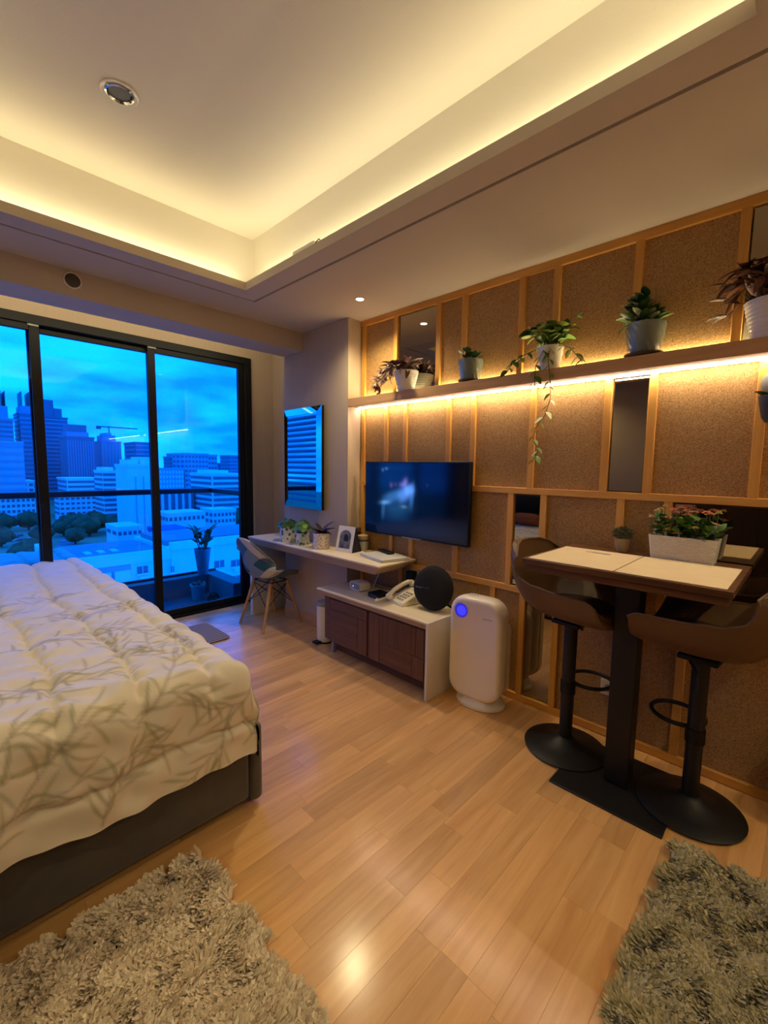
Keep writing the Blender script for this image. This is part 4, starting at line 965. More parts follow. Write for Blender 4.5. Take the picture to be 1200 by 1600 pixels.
# wall planter at the right edge
t = thing('hanging_wall_planter', 'small dark planter hung from a round disc on the cork wall at the right edge', 'plant', (2.444, .150, 1.735))
o = MB().lathe([(.045, 0), (.046, .006), (.04, .009)], 28).build('mount_disc', M['greyplastic'], t, (0, 0, .055)); o.rotation_euler = (0, -PI/2, 0)
MB().tube([(-.009, 0, .055), (-.035, 0, .05), (-.05, 0, .01), (-.05, 0, -.01)], .004, 8).build('hook', M['black'], t)
MB().lathe([(.018, -.11), (.03, -.09), (.042, -.03), (.046, -.005), (.043, -.004), (.038, -.03)], 28, (-.056, 0, 0)).build('pot', M['pot_dark'], t)
for k in range(6): a = k*1.05; leaf(t, 'jade', (-.056+.02*math.cos(a), .02*math.sin(a), -.01), (math.cos(a)*.6-.3, math.sin(a), .9), .05, .2)
# ---- desk pots
def sprig_leaves(name, mt, t, n, r0, z0, z1, size, seed, squash=.9):
    gg = random.Random(seed); mb = MB(); mb.smooth = True
    for k in range(n):
        a = k*2.4; r = r0*math.sqrt((k+.5)/n); z = z0+(z1-z0)*(1-(r/r0)**2*.7)*gg.uniform(.7, 1)
        c = Vector((r*math.cos(a), r*math.sin(a), z)); nrm = Vector((math.cos(a)*.7, math.sin(a)*.7, gg.uniform(.3, 1.2))).normalized(); u = nrm.orthogonal().normalized(); v = nrm.cross(u); s = size*gg.uniform(.7, 1.15)
        ring = [c+u*s*math.cos(q)+v*s*math.sin(q)*squash for q in [2*PI*i/8 for i in range(8)]]
        mb.add([c-nrm*s*.18]+ring, [(0, 1+i, 1+(i+1) % 8) for i in range(8)])
    o = mb.build(name, mt, t); stuff(o); return o
def cyl_pot(t, mt, r, h): MB().lathe([(r*.94, 0), (r, .006), (r, h-.003), (r-.004, h), (r-.006, h-.018), (.004, h-.019)], 36).build('pot', mt, t); MB().lathe([(r-.0065, h-.018), (.004, h-.010)], 24).build('soil', M['soil'], t)
t = thing('potted_pilea', 'leaf-printed white pot with dark round leaves, leftmost on the desk', 'plant', (2.185, 3.30, DZ)); cyl_pot(t, M['leafprint'], .073, .135); sprig_leaves('foliage', M['leafd'], t, 42, .095, .13, .20, .026, 1)
t = thing('potted_pilea', 'leaf-printed white pot with bright green round leaves, middle of the three desk pots', 'plant', (2.185, 3.085, DZ)); cyl_pot(t, M['leafprint'], .055, .105); sprig_leaves('foliage', M['leaf'], t, 44, .085, .11, .21, .025, 2)
vine(t, [(-.03, -.05, .10), (-.06, -.07, .07), (-.065, -.075, .02)], ['round'], .032, 4)
t = thing('potted_triangle_plant', 'speckled terrazzo pot with pointed dark maroon leaves on the desk', 'plant', (2.185, 2.83, DZ)); cyl_pot(t, M['terrazzo'], .064, .128)
for a, e, L in [(1.3, .9, .13), (.4, .5, .10), (-1.1, .55, .13), (2.4, .6, .13), (3.3, .5, .11), (-2.2, .5, .12), (1.9, .35, .11), (-.6, 1.2, .14), (-1.5, .15, .12)]:
    leaf(t, 'maroon', (0, 0, .125), (math.cos(a), math.sin(a), e), L, .3)
# ---- desk calendar, jars, laptop and phone-like things
t = thing('desk_calendar', 'white folded desk calendar with a greyscale arch picture, standing on the desk', 'calendar', (2.262, 2.60, DZ), math.radians(7))
def tent(y0, y1, xf, xb, h, name, mt, parent):
    MB().add([(xf, y0, 0), (xf, y1, 0), (0, y1, h), (0, y0, h), (xf+.004, y0, 0), (xf+.004, y1, 0), (.003, y1, h-.006), (.003, y0, h-.006)], [(0, 3, 2, 1), (4, 5, 6, 7), (0, 1, 5, 4), (1, 2, 6, 5), (2, 3, 7, 6), (3, 0, 4, 7)]).build(name, mt, parent)
tent(-.085, .085, -.045, 0, .20, 'front_card', M['paper'], t)
MB().add([(.004, -.085, .199), (.004, .085, .199), (.075, .085, 0), (.075, -.085, 0), (-.038, -.0845, .0), (.002, -.0845, .192), (.07, -.0845, 0)], [(0, 1, 2, 3), (4, 6, 5)]).build('back_card', M['navy'], t)
pm = MB(); pts = [(-.058, .03), (.058, .03)]+[(.058*math.cos(a), .125+.045*math.sin(a)) for a in np.linspace(0, PI, 13)]
fx = lambda z: -.045+.045*z/.2-.0012
pm.add([(fx(z), y, z) for y, z in pts], [tuple(range(len(pts)))[::-1]]); M['greyphoto'] = mat('grey_photo', (120, 120, 122), .6, c2=(48, 48, 52), vscale=24)
pm.build('arch_picture', M['greyphoto'], t)
pm = MB(); pm.blob((fx(.09)-.0005, -.012, .09), (.001, .022, .05), 2, .1, 8); pm.build('figure_print', M['navy'], t)
t = thing('candle_jar', 'pale glass candle jar with a wooden lid and silver bands on the desk', 'jar', (2.395, 2.56, DZ))
MB().lathe([(.043, 0), (.045, .004), (.045, .072), (.044, .075)], 32).build('jar', M['silver'], t)
MB().lathe([(.0455, .075), (.0455, .088)], 32).build('band', M['saucer'], t); MB().lathe([(.044, .088), (.045, .09), (.045, .118), (.042, .121)], 32).build('lid', M['lidwood'], t)
t = thing('amber_bottle', 'small amber glass bottle with a dark cap behind the candle jar', 'bottle', (2.39, 2.612, DZ), 0)
MB().lathe([(.0, .0), (.028, .001), (.03, .006), (.03, .135), (.026, .145)], 28, sy=.6).build('body', M['amber'], t); MB().lathe([(.027, .145), (.028, .148), (.028, .175), (.024, .178)], 28, sy=.6).build('cap', M['walnut'], t)
t = thing('laptop', 'closed pale grey laptop lying at the end of the desk', 'laptop', (2.298, 2.225, DZ), math.radians(-14))
MB().box(-.118, .118, -.158, .158, .002, .014).build('base', M['laptop'], t, bevel=.003); MB().box(-.118, .118, -.158, .158, .0145, .022).build('lid', M['laptop'], t, bevel=.003)
for x, y in ((-.1, -.14), (.1, -.14), (-.1, .14), (.1, .14)): MB().tube([(x, y, 0), (x, y, .003)], .006, 8).build('foot', M['black'], t)
t = thing('eyeglass_case', 'slim black case lying on the back of the closed laptop', 'case', (2.375, 2.285, DZ+.0225), math.radians(-18)); MB().box(-.030, .030, -.085, .085, 0, .016).build('body', M['black'], t, bevel=.007, seg=3); MB().box(-.0305, .0305, -.0855, .0855, .0075, .0088).build('seam', M['saucer'], t)
o = MB().box(-.055, .055, -.075, .075, 0, .003).build('kraft_envelope', M['kraft'], None, (2.385, 2.425, DZ)); o.rotation_euler = (0, 0, -.3); tag(o, 'brown kraft envelope lying beside the laptop on the desk', 'envelope')
# ---- cabinet-top things
CZ = cz1
t = thing('white_clock_radio', 'small white rounded box with one lit dot on the low cabinet', 'clock', (2.245, 2.425, CZ), math.radians(-10))
slab(.075, .032, .028, [(-.045, .01), (-.05, .004), (-.045, 0), (.04, 0), (.046, .006)], .033, 'body', M['whiteplastic'], t)
o = MB().lathe([(.004, 0), (.004, .002)], 12).build('light', M['whitedot'], t, (-.0495, .02, .03)); o.rotation_euler = (0, -PI/2, 0)
slab(.06, .022, .02, [(-.0512, .004), (-.0502, 0)], .033, 'face', M['greyplastic'], t)
MB().tube([(.046, -.03, .02), (.08, -.05, .006), (.12, -.06, .10), (.14, -.08, .2)], .003, 6).build('cable', M['whiteplastic'], t)
t = thing('black_box', 'flat black set-top box on the low cabinet left of the telephone', 'box', (2.205, 2.178, CZ), math.radians(-8)); MB().box(-.055, .055, -.065, .065, .002, .036).build('case', M['black'], t, bevel=.003); MB().box(-.0555, -.0548, -.05, .05, .012, .024).build('front_window', M['saucer'], t)
for x, y in ((-.04, -.05), (.04, .05), (-.04, .05), (.04, -.05)): MB().tube([(x, y, 0), (x, y, .003)], .005, 8).build('foot', M['black'], t)
ph = thing('telephone', 'ivory push-button telephone with its handset on the low cabinet', 'telephone', (2.262, 1.972, CZ), math.radians(-12))
MB().add([(-.095, -.085, 0), (.095, -.085, 0), (.095, .085, 0), (-.095, .085, 0), (-.09, -.08, .025), (.09, -.08, .085), (.09, .08, .085), (-.09, .08, .025)], [(0, 3, 2, 1), (4, 5, 6, 7), (0, 1, 5, 4), (1, 2, 6, 5), (2, 3, 7, 6), (3, 0, 4, 7)]).build('body', M['ivory'], ph, bevel=.006, seg=3)
sl = math.atan2(.06, .18)
for i in range(4):
    for j in range(3):
        x = -.062+.026*i; o = MB().box(-.0085, .0085, -.0075, .0075, 0, .005).build('button', M['greyplastic'], ph, (x, .012-.026*j, .026+(x+.09)/.18*.06), .0015, 1); o.rotation_euler = (0, -sl, 0)
MB().box(-.015, .015, -.06, .01, 0, .002).build('label_window', M['silver'], ph, (.068, 0, .0795)).rotation_euler = (0, -sl, 0)
hp = [(-.10, .062, .052), (-.06, .062, .082), (0, .062, .106), (.06, .062, .122), (.10, .062, .118)]
mb = MB().tube(hp, [.014, .016, .016, .016, .014], 12); mb.blob((-.102, .062, .042), (.026, .026, .022), 1, 0, 8); mb.blob((.098, .062, .104), (.026, .026, .024), 2, 0, 8); mb.build('handset', M['ivory'], ph)
cp = []
for k in range(150):
    u = k/149; bx = -.105-.10*math.sin(u*PI*.95); by = .06+.09*u-.03*math.sin(u*PI); cp.append((bx+.0055*math.cos(k*1.3), by+.0055*math.sin(k*1.3)*.6, .03*(1-u)+.0085+.0055*math.sin(k*1.3)))
MB().tube(cp, .0021, 5).build('coiled_cord', M['ivory'], ph)
sp = thing('round_speaker', 'round black fabric speaker disc leaning on a small foot at the cabinet edge', 'speaker', (2.262, 1.738, CZ), math.radians(8))
o = MB().lathe([(.05, .045), (.11, .04), (.138, .022), (.146, 0), (.138, -.018), (.11, -.030), (.05, -.038), (.004, -.04)], 48).build('drum', M['blackcloth'], sp, (.0, 0, .148)); o.rotation_euler = (0, -PI/2-.0+math.radians(10), 0)
for s in (-1, 1): MB().tube([(.035, .05*s, .06), (.10, .085*s, .008)], [.012, .008], 10).build('leg', M['black'], sp)
text('logo', 'harman / kardon', .0155, M['silver'], sp, (-.0445, .055, .150), (PI/2, math.radians(0), -PI/2))
# plug, adaptor and cables under the desk
t = thing('plug_adaptor', 'black plug adaptor in the wall socket under the desk end', 'adaptor', (2.444, 2.065, .64)); MB().box(-.055, .006, -.03, .03, -.05, .03).build('body', M['black'], t, bevel=.006); MB().tube([(-.03, 0, -.05), (-.05, .02, -.10), (-.03, .06, -.145)], .004, 6).build('cable', M['black'], t)
t = thing('power_plug', 'black round plug with a cable in the socket beside the speaker', 'plug', (2.4505, 1.965, .64)); MB().tube([(0, 0, 0), (-.035, 0, 0)], [.02, .016], 14).build('body', M['black'], t); MB().tube([(-.03, 0, 0), (-.05, .03, -.03), (-.03, .10, -.10), (-.02, .2, -.14)], .004, 6).build('cable', M['black'], t)
o = MB().tube([(2.40, 2.42, CZ+.006), (2.37, 2.3, CZ+.006), (2.41, 2.24, CZ+.006), (2.34, 2.2, CZ+.006), (2.40, 2.14, CZ+.012), (2.36, 2.08, CZ+.006), (2.42, 2.1, CZ+.03)], .005, 8).build('cable_bundle', mat('olive_cable', (128, 108, 40), .6)); tag(o, 'olive-yellow cable lying tangled at the back of the low cabinet', 'cable')
# ---- bar table things
for i, (y0, y1, lab) in enumerate([(.548, .905, 'pale placemat on the left half of the bar table, a grey mark at its back'), (.185, .543, 'plain pale placemat on the right half of the bar table')]):
    o = box('placemat', M['mat'], 1.872, 2.31, y0, y1, TTZ, TTZ+.003, bevel=.001, seg=1); tag(o, lab, 'placemat', 'placemats on the bar table')
t = None
o = D.objects['placemat']
MB().box(.125, .150, -.06, .02, .0016, .0022).box(.13, .145, .02, .05, .0016, .0022).build('printed_mark', M['greyplastic'], o)
t = thing('flower_planter', 'white wicker-textured planter box of orange kalanchoe flowers on the bar table', 'planter', (2.372, .405, TTZ))
def taper_box(w0, d0, w1, d1, h, r, zs=10):
    mb = MB(); mb.smooth = True; rings = []
    for k in range(zs+1):
        u = k/zs; rings.append([(q[0], q[1], h*u) for q in rrect(d0+(d1-d0)*u, w0+(w1-w0)*u, r)])
    rings.append([(q[0], q[1], h) for q in rrect(d1-.004, w1-.004, r)]); rings.append([(q[0], q[1], h-.02) for q in rrect(d1-.005, w1-.005, r)])
    n = len(rings[0]); vs = [p for rg in rings for p in rg]; fs = [(i*n+k, i*n+(k+1) % n, (i+1)*n+(k+1) % n, (i+1)*n+k) for i in range(len(rings)-1) for k in range(n)]+[tuple(range(n))[::-1]]
    mb.add(vs, fs); return mb
M['wicker'] = None
mt, tt, b = newmat('wicker_plastic'); b.inputs['Base Color'].default_value = (*lin((236, 228, 212)), 1); b.inputs['Roughness'].default_value = .5
tc = N(tt, 'ShaderNodeTexCoord'); ck = N(tt, 'ShaderNodeTexBrick'); ck.inputs['Scale'].default_value = 62; ck.inputs['Mortar Size'].default_value = .06; ck.inputs['Mortar Smooth'].default_value = 1; ck.inputs['Brick Width'].default_value = .9; ck.inputs['Row Height'].default_value = .4
sx = N(tt, 'ShaderNodeSeparateXYZ'); cbx = N(tt, 'ShaderNodeCombineXYZ'); mth = N(tt, 'ShaderNodeMath', operation='ADD'); tt.links.new(tc.outputs['Object'], sx.inputs[0]); tt.links.new(sx.outputs[0], mth.inputs[0]); tt.links.new(sx.outputs[1], mth.inputs[1]); tt.links.new(mth.outputs[0], cbx.inputs[0]); tt.links.new(sx.outputs[2], cbx.inputs[1]); tt.links.new(cbx.outputs[0], ck.inputs['Vector'])
bp = N(tt, 'ShaderNodeBump'); bp.inputs['Strength'].default_value = .7; bp.inputs['Distance'].default_value = .004; bp.invert = True; ck.inputs['Color1'].default_value = (*lin((240, 233, 218)), 1); ck.inputs['Color2'].default_value = (*lin((226, 216, 198)), 1); ck.inputs['Mortar'].default_value = (*lin((180, 168, 146)), 1); tt.links.new(ck.outputs['Color'], b.inputs['Base Color']); tt.links.new(ck.outputs['Fac'], bp.inputs['Height']); tt.links.new(bp.outputs[0], b.inputs['Normal'])
taper_box(.120, .050, .132, .058, .108, .012).build('box', mt, t)
MB().prism(rrect(.051, .125, .01), .085, .092).build('soil', M['soil'], t)
for k in range(100):
    y = -.122+.244*(k+.5)/100+g.uniform(-.006, .006); x = g.uniform(-.048, .048); a = g.uniform(0, 2*PI)
    leaf(t, 'kal' if g.random() < .6 else 'kald', (x, y, .095+g.random()*.085), (math.cos(a)*.6-.25, math.sin(a)*.7, g.uniform(.35, 1.1)), g.uniform(.034, .05), g.uniform(-.6, .6))
mb = MB()
FL = [(-.02, .045, .172, 0), (-.03, .03, .165, 0), (.0, .055, .168, 0), (-.035, .060, .150, 0), (.0, .0, .168, 0), (-.03, -.012, .160, 0), (.02, -.03, .166, 0), (-.05, .02, .112, 0), (.015, -.075, .168, 0), (-.01, -.09, .165, 0), (-.03, -.115, .140, 0), (.03, .02, .175, 0), (-.02, .11, .165, 1), (.01, .085, .178, 1), (-.03, .13, .150, 1), (-.04, -.045, .130, 1), (-.01, -.055, .142, 1), (.0, .1, .17, 1), (-.042, .06, .12, 1), (.02, -.115, .168, 1)]
for (x, y, z, ty) in [(q[0], q[1], .10+(q[2]-.10)*1.75, q[3]) for q in FL]:
    mb.tube([(x*.6, y*.95, .09), (x, y, z)], .0016, 5)
    cl = MB(); cl.smooth = True; rr = .018 if ty == 0 else .013
    for k in range(15 if ty == 0 else 12):
        a = k*2.4; q = math.sqrt((k+.5)/15); c = Vector((x+rr*q*math.cos(a), y+rr*q*math.sin(a), z+.008*(1-q*q)+g.uniform(-.002, .002)))
        if ty == 0:
            for pz in range(4):
                u = Vector((math.cos(a+pz*PI/2), math.sin(a+pz*PI/2), .35)).normalized(); v = u.cross(Vector((0, 0, 1))).normalized(); s = .0068
                cl.add([c, c+u*s*.6+v*s*.45, c+u*s*1.15, c+u*s*.6-v*s*.45], [(0, 1, 2, 3)])
        else: cl.blob(c, .0034, k, 0, 4)
    cl.build('flower_cluster', M['flower'] if ty == 0 else M['bud'], t)
mb.build('stems', M['stem'], t)
t = thing('small_bush_pot', 'tiny stone-coloured pot with a grey-green sprig ball at the back of the bar table', 'plant', (2.388, .663, TTZ))
MB().lathe([(.024, 0), (.026, .004), (.034, .060), (.036, .066), (.032, .066), (.030, .055), (.004, .054)], 28).build('pot', M['clay'], t)
gg = random.Random(8); mb = MB()
for k in range(900):
    z = gg.uniform(-.35, 1); a = gg.uniform(0, 2*PI); r = math.sqrt(1-z*z); d = Vector((r*math.cos(a), r*math.sin(a), z)); c = Vector((0, 0, .085)); p = c+Vector((d.x*.05, d.y*.05, d.z*.042))*gg.uniform(.75, 1.05); u = d.orthogonal().normalized()*.0016; u.rotate(Quaternion(d, gg.uniform(0, 6)))
    if p.x > .05: p.x = .05
    q = c+(p-c)*.6; mb.add([q-u, q+u, p+u*.8, p-u*.8], [(0, 1, 2, 3)])
o = stuff(mb.build('sprigs', M['grey_leaf'], t)); MB().blob((0, 0, .082), (.036, .036, .030), 3, .1, 8).build('sprig_core', M['grey_leaf'], t)
t = thing('storage_bin', 'dark floor bin at the right edge below the cork wall', 'bin', (2.36, -.045, 0))
MB().lathe([(.062, 0), (.066, .004), (.082, .235), (.084, .24), (.079, .24), (.062, .02), (.004, .019)], 32).build('body', M['black'], t)
MB().lathe([(.0835, .226), (.0855, .228), (.0855, .241), (.0835, .242)], 32).build('rim', M['saucer'], t)

# ---- balcony things
t = thing('balcony_plant', 'tall slate planter with upright glossy leaves on the balcony corner curb', 'plant', (2.13, 4.965, .17)); MB().lathe([(.05, 0), (.054, .005), (.09, .29), (.092, .30), (.084, .30), (.08, .28), (.004, .279)], 32).build('pot', M['bgrey'], t)
gg = random.Random(2)
for k in range(9):
    a = k*2.4; top = Vector((math.cos(a)*.11, math.sin(a)*.09, .30+gg.uniform(.14, .24))); MB().tube([(math.cos(a)*.03, math.sin(a)*.03, .27), top], .005, 6).build('stem', M['stem'], t)
    for q in range(4):
        p = Vector((math.cos(a)*.03, math.sin(a)*.03, .28)).lerp(top, .35+.2*q); leaf(t, 'zz', p, (math.cos(a+2*q)*.7, math.sin(a+2*q)*.7, .6), .10, .2)
t = thing('balcony_plant', 'small pale bucket pot on the balcony floor below the tall planter', 'plant', (1.98, 4.76, -.05)); MB().lathe([(.056, 0), (.06, .004), (.075, .15), (.08, .155), (.08, .175), (.074, .175), (.07, .14), (.004, .139)], 28).build('pot', M['ceramicw'], t)
MB().lathe([(.0695, .14), (.004, .15)], 20).build('soil', M['soil'], t)
for k in range(8): a = k*.9; leaf(t, 'zz', (.03*math.cos(a), .03*math.sin(a), .15), (math.cos(a), math.sin(a), 1.0), .07, .2)
for i, (x, y, rz, lab) in enumerate([(2.02, 4.46, .5, 'dark sandal on the balcony floor, the one nearer the glass door'), (2.10, 4.66, .8, 'dark sandal on the balcony floor, the one nearer the corner')]):
    t = thing('sandal', lab, 'sandal', (x, y, -.05), rz, 'sandals on the balcony')
    MB().prism([(.12*math.cos(a)*(1.05 if math.cos(a) > 0 else 1), (.043+.006*math.cos(a))*math.sin(a)) for a in np.linspace(0, 2*PI, 20, endpoint=False)], 0, .022).build('sole', M['black'], t, bevel=.003)
    MB().tube([(.03, -.043, .02), (.035, -.03, .052), (.04, 0, .062), (.035, .03, .052), (.03, .043, .02)], .009, 8).build('strap', M['blackmetal'], t); MB().tube([(-.06, -.04, .02), (-.065, 0, .06), (-.06, .04, .02)], .007, 8).build('strap', M['blackmetal'], t)

# ================================================================== THE CITY BEYOND THE WINDOW
GZ = -46.0
gr = structure(MB().box(-700, 2200, 30, 2600, GZ-1, GZ).build('ground', M['ground']))
def ground(px, py):
    d = RT*((px-600)/689.7)+DN*((py-800)/689.7)+FW; return Vector((0, 0, H))+d*((GZ-H)/d.z)
def bld(name, label, px0, px1, ytop, Y, depth, mt, rows=0, cols=0, band=None, fill=.5, crown=None, grp=None, bandmat=None, vert=False, frame=0):
    a, b = sight(px0, ytop, Y), sight(px1, ytop, Y); z = (a.z+b.z)/2; w = (b.x-a.x); h = z-GZ
    t = thing(name, label, 'building', (a.x, Y, GZ), 0, grp)
    MB().box(0, w, 0, depth, 0, h).build('walls', mt, t)
    bmt = bandmat or M['bwin']; pr = max(.25, Y*.0012)
    vis = min(h, h*1.0); hh = h-.03*h
    if rows:
        mb = MB(); fh = 4.0 if not band else band; nrow = min(rows, int(h/fh)-1)
        for k in range(nrow):
            z1 = h-fh*.45-k*fh; z0 = z1-fh*fill
            if cols <= 1: mb.box(w*.03, w*.97, -pr, -.02, z0, z1); mb.box(-pr, -.02, depth*.03, depth*.97, z0, z1)
            else:
                for c in range(cols): mb.box(w*(c+.2)/cols, w*(c+.8)/cols, -pr*.6, -.02, z0, z1)
                for c in range(max(2, cols//2)): mb.box(-pr*.6, -.02, depth*(c+.2)/max(2, cols//2), depth*(c+.8)/max(2, cols//2), z0, z1)
        o = mb.build('windows', bmt, t); stuff(o)
    if vert:
        mb = MB()
        for c in range(vert): mb.box(w*(c+.12)/vert, w*(c+.5)/vert, -pr, -.02, h*.04, h*.95)
        o = mb.build('fins', bandmat or M['bwhite'], t); stuff(o)
    MB().box(-pr, w+pr, -pr, depth+pr, h-.02*h*0-1.2, h+.6).build('parapet', mt, t)
    if crown:
        for q, (c0, c1, up, m2) in enumerate(crown):
            zb = h+.61
            for (d0, d1, u2, _) in crown[:q]:
                if c0 < d1 and c1 > d0: zb = max(zb, h+u2+.01)
            MB().box(w*c0, w*c1, depth*.15, depth*.85, zb, h+up).build('roof_block', m2, t)
    return t, w, h
B = M
bld('skyscraper', 'haze-tinted blue skyscraper with a narrow top at the left edge of the skyline', -12, 20, 654, 620, 50, B['bdim'], 40, 1, 5, .4, [(.3, .82, 14, B['bdim']), (.5, .53, 30, B['crane']), (.7, .73, 30, B['crane'])], bandmat=B['bdark'])
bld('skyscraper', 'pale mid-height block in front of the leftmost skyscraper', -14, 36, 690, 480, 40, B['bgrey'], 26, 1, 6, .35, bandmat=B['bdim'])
bld('skyscraper', 'haze-tinted tower with masts hidden behind the left window mullion', 30, 60, 645, 640, 45, B['bdim'], 40, 1, 5, .4, [(.1, .9, 8, B['bdim']), (.2, .23, 24, B['crane']), (.6, .63, 24, B['crane'])], bandmat=B['bdark'])
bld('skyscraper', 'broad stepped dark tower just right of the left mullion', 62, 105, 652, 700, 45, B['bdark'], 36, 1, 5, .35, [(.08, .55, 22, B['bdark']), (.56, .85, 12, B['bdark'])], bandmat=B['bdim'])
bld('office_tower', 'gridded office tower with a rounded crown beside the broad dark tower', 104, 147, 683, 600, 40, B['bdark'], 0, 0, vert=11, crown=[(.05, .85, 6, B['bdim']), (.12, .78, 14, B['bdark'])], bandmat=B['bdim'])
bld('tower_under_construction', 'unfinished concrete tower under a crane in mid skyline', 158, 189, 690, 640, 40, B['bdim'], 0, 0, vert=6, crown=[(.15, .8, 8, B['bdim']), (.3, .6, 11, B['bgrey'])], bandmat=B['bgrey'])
c = sight(178, 690, 640); t = thing('tower_crane', 'thin tower crane above the unfinished tower', 'crane', (c.x, 660, c.z+10.85)); MB().box(-.6, .6, -.6, .6, 0, 9.5).build('mast', M['crane'], t); MB().box(-14, 34, -.5, .5, 7.6, 9).build('jib', M['crane'], t); MB().box(-14, -9, -1, 1, 5, 7.5).build('counterweight', M['crane'], t)
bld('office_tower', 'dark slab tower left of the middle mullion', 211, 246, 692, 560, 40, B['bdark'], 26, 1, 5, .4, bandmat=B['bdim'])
bld('office_block', 'small distant block between the gridded tower and the unfinished tower', 146, 160, 724, 700, 40, B['bgrey'], 8, 3, 6, .4)
bld('office_block', 'low white office with dark window bands in front of the gridded tower', 104, 158, 748, 470, 40, B['bwhite'], 9, 1, 4.2, .42)
bld('office_block', 'low white block with square windows at the far left', -8, 53, 752, 540, 30, B['bwhite'], 7, 6, 5, .5)
bld('office_block', 'narrow white office with a dark lower half by the low white office', 160, 181, 736, 400, 25, B['bwhite'], 12, 1, 4, .5, crown=[(.1, .9, 3, B['bwhite'])])
bld('office_block', 'dark distant block behind the white silo tower', 180, 200, 752, 480, 20, B['bgrey'], 8, 2, 5, .5)
t, w, h = bld('white_silo_tower', 'tall plain white tower with vertical grooves behind the middle mullion', 199, 244, 727, 260, 22, B['bwhite'], 0, 0, crown=[(.1, .45, 3, B['bwhite']), (.5, .98, 4.5, B['bwhite'])])
for k in range(3): MB().box(w*(.24+.27*k), w*(.27+.27*k), -.5, -.02, 2, h-6).build('groove_fin', M['bgrey'], t)
bld('office_block', 'light office block under the domed building at the left of the right pane', 248, 287, 732, 490, 25, B['bgrey'], 12, 8, 5, .6, bandmat=B['bwhite'])
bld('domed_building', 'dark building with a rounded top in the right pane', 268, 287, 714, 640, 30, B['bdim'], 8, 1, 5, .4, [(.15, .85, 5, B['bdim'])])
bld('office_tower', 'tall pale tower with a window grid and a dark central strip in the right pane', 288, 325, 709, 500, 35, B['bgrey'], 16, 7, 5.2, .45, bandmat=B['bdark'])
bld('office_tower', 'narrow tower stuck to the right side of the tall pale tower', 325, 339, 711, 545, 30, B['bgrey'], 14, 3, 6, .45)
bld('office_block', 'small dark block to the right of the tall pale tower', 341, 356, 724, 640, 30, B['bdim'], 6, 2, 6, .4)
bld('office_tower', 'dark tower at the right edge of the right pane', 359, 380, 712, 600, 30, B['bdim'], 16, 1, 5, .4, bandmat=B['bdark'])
bld('office_block', 'white office with bold dark window bands at the right of the right pane', 331, 392, 741, 330, 40, B['bwhite'], 10, 1, 4.2, .5, crown=[(.1, .5, 3, B['bwhite'])])
bld('office_block', 'dark office with thin white columns behind the balcony rail', 250, 303, 768, 360, 30, B['bdark'], 0, 0, vert=5, bandmat=B['bwhite'])
bld('low_hall', 'low pale hall roof among the trees in the right pane', 263, 320, 802, 250, 18, B['bwhite'], 1, 8, 4, .5)
bld('low_hall', 'low blue shed in front of the pale hall', 252, 296, 829, 190, 16, mat('blue_shed', (44, 74, 150), .6), 1, 6, 4, .5)
bld('low_hall', 'low pale villa among the trees under the striped white office', 333, 368, 797, 270, 18, B['bwhite'], 2, 6, 4, .5)
bld('low_hall', 'low white building at the left behind the handrail', 0, 55, 776, 420, 20, B['bwhite'], 4, 7, 4, .5)
bld('low_hall', 'low white block right behind the handrail under the office with bands', 92, 150, 774, 440, 20, B['bwhite'], 4, 7, 4, .4)
bld('low_hall', 'pale base building at the foot of the white silo tower', 183, 222, 824, 225, 18, B['bwhite'], 1, 5, 4, .4)
# near white building below the window
NY = 62.0
def npt(px, py): return sight(px, py, NY)
nb = thing('white_building', 'long white building with a flat roof and small windows just below the balcony', 'building', (0, NY, 0))
xl, xr, zr = npt(92, 873).x, npt(400, 850).x, npt(160, 868).z
xm = npt(247, 870).x
MB().box(xl, xm+1.5, 0, 15, GZ, zr-1.4).build('walls', M['bwhite'], nb)
MB().box(xm+1.5, xr+30, -.6, 15, GZ, zr-.2).build('walls', M['bwhite'], nb)
MB().box(xl-.3, xm+1.6, -.5, .2, zr-1.4, zr).box(xl-.3, xl+.3, .2, 15, zr-1.4, zr).build('parapet', M['bwhite'], nb)
MB().box(xm+1.4, xr+30, -1.0, -.1, zr-.2, zr+.8).build('parapet', M['bwhite'], nb)
MB().box(xl+2, xm+1, 3, 13.5, zr-1.38, zr-.5).build('roof_sheet', M['roofm'], nb)
MB().box(xm+2, xr+30, 3, 13.5, zr-.18, zr+.5).build('roof_sheet', M['roofm'], nb)
for k in range(3): MB().box(npt(147+22*k, 868).x, npt(157+22*k, 868).x, 4, 6, zr-.49, zr-.3).build('roof_light', M['bwhite'], nb)
def nwin(px0, px1, py0, py1, y=0.0):
    a, b = npt(px0, py0), npt(px1, py1); wn = MB().box(a.x, b.x, y-.12, y-.005, b.z, a.z).build('window', M['bwin'], nb); mdl = MB().box((a.x+b.x)/2-.04, (a.x+b.x)/2+.04, y-.16, y-.121, b.z, a.z).build('mullion', M['bwhite'], wn)
    MB().box(a.x-.15, b.x+.15, y-.35, y-.005, b.z-.25, b.z-.02).build('sill', M['bwhite'], nb)
nwin(115, 133, 893, 903); nwin(214, 231, 886, 894); nwin(264, 269, 884, 892, -.6); nwin(332, 347, 876, 884, -.6); nwin(358, 373, 875, 882, -.6); nwin(115, 133, 922, 932); nwin(214, 231, 915, 924); nwin(332, 347, 902, 910, -.6); nwin(358, 373, 900, 908, -.6); nwin(96, 104, 875, 881)
a, b = npt(142, 886), npt(205, 902); MB().box(a.x, b.x, -.1, -.01, b.z, a.z).build('recess', M['bgrey'], nb)
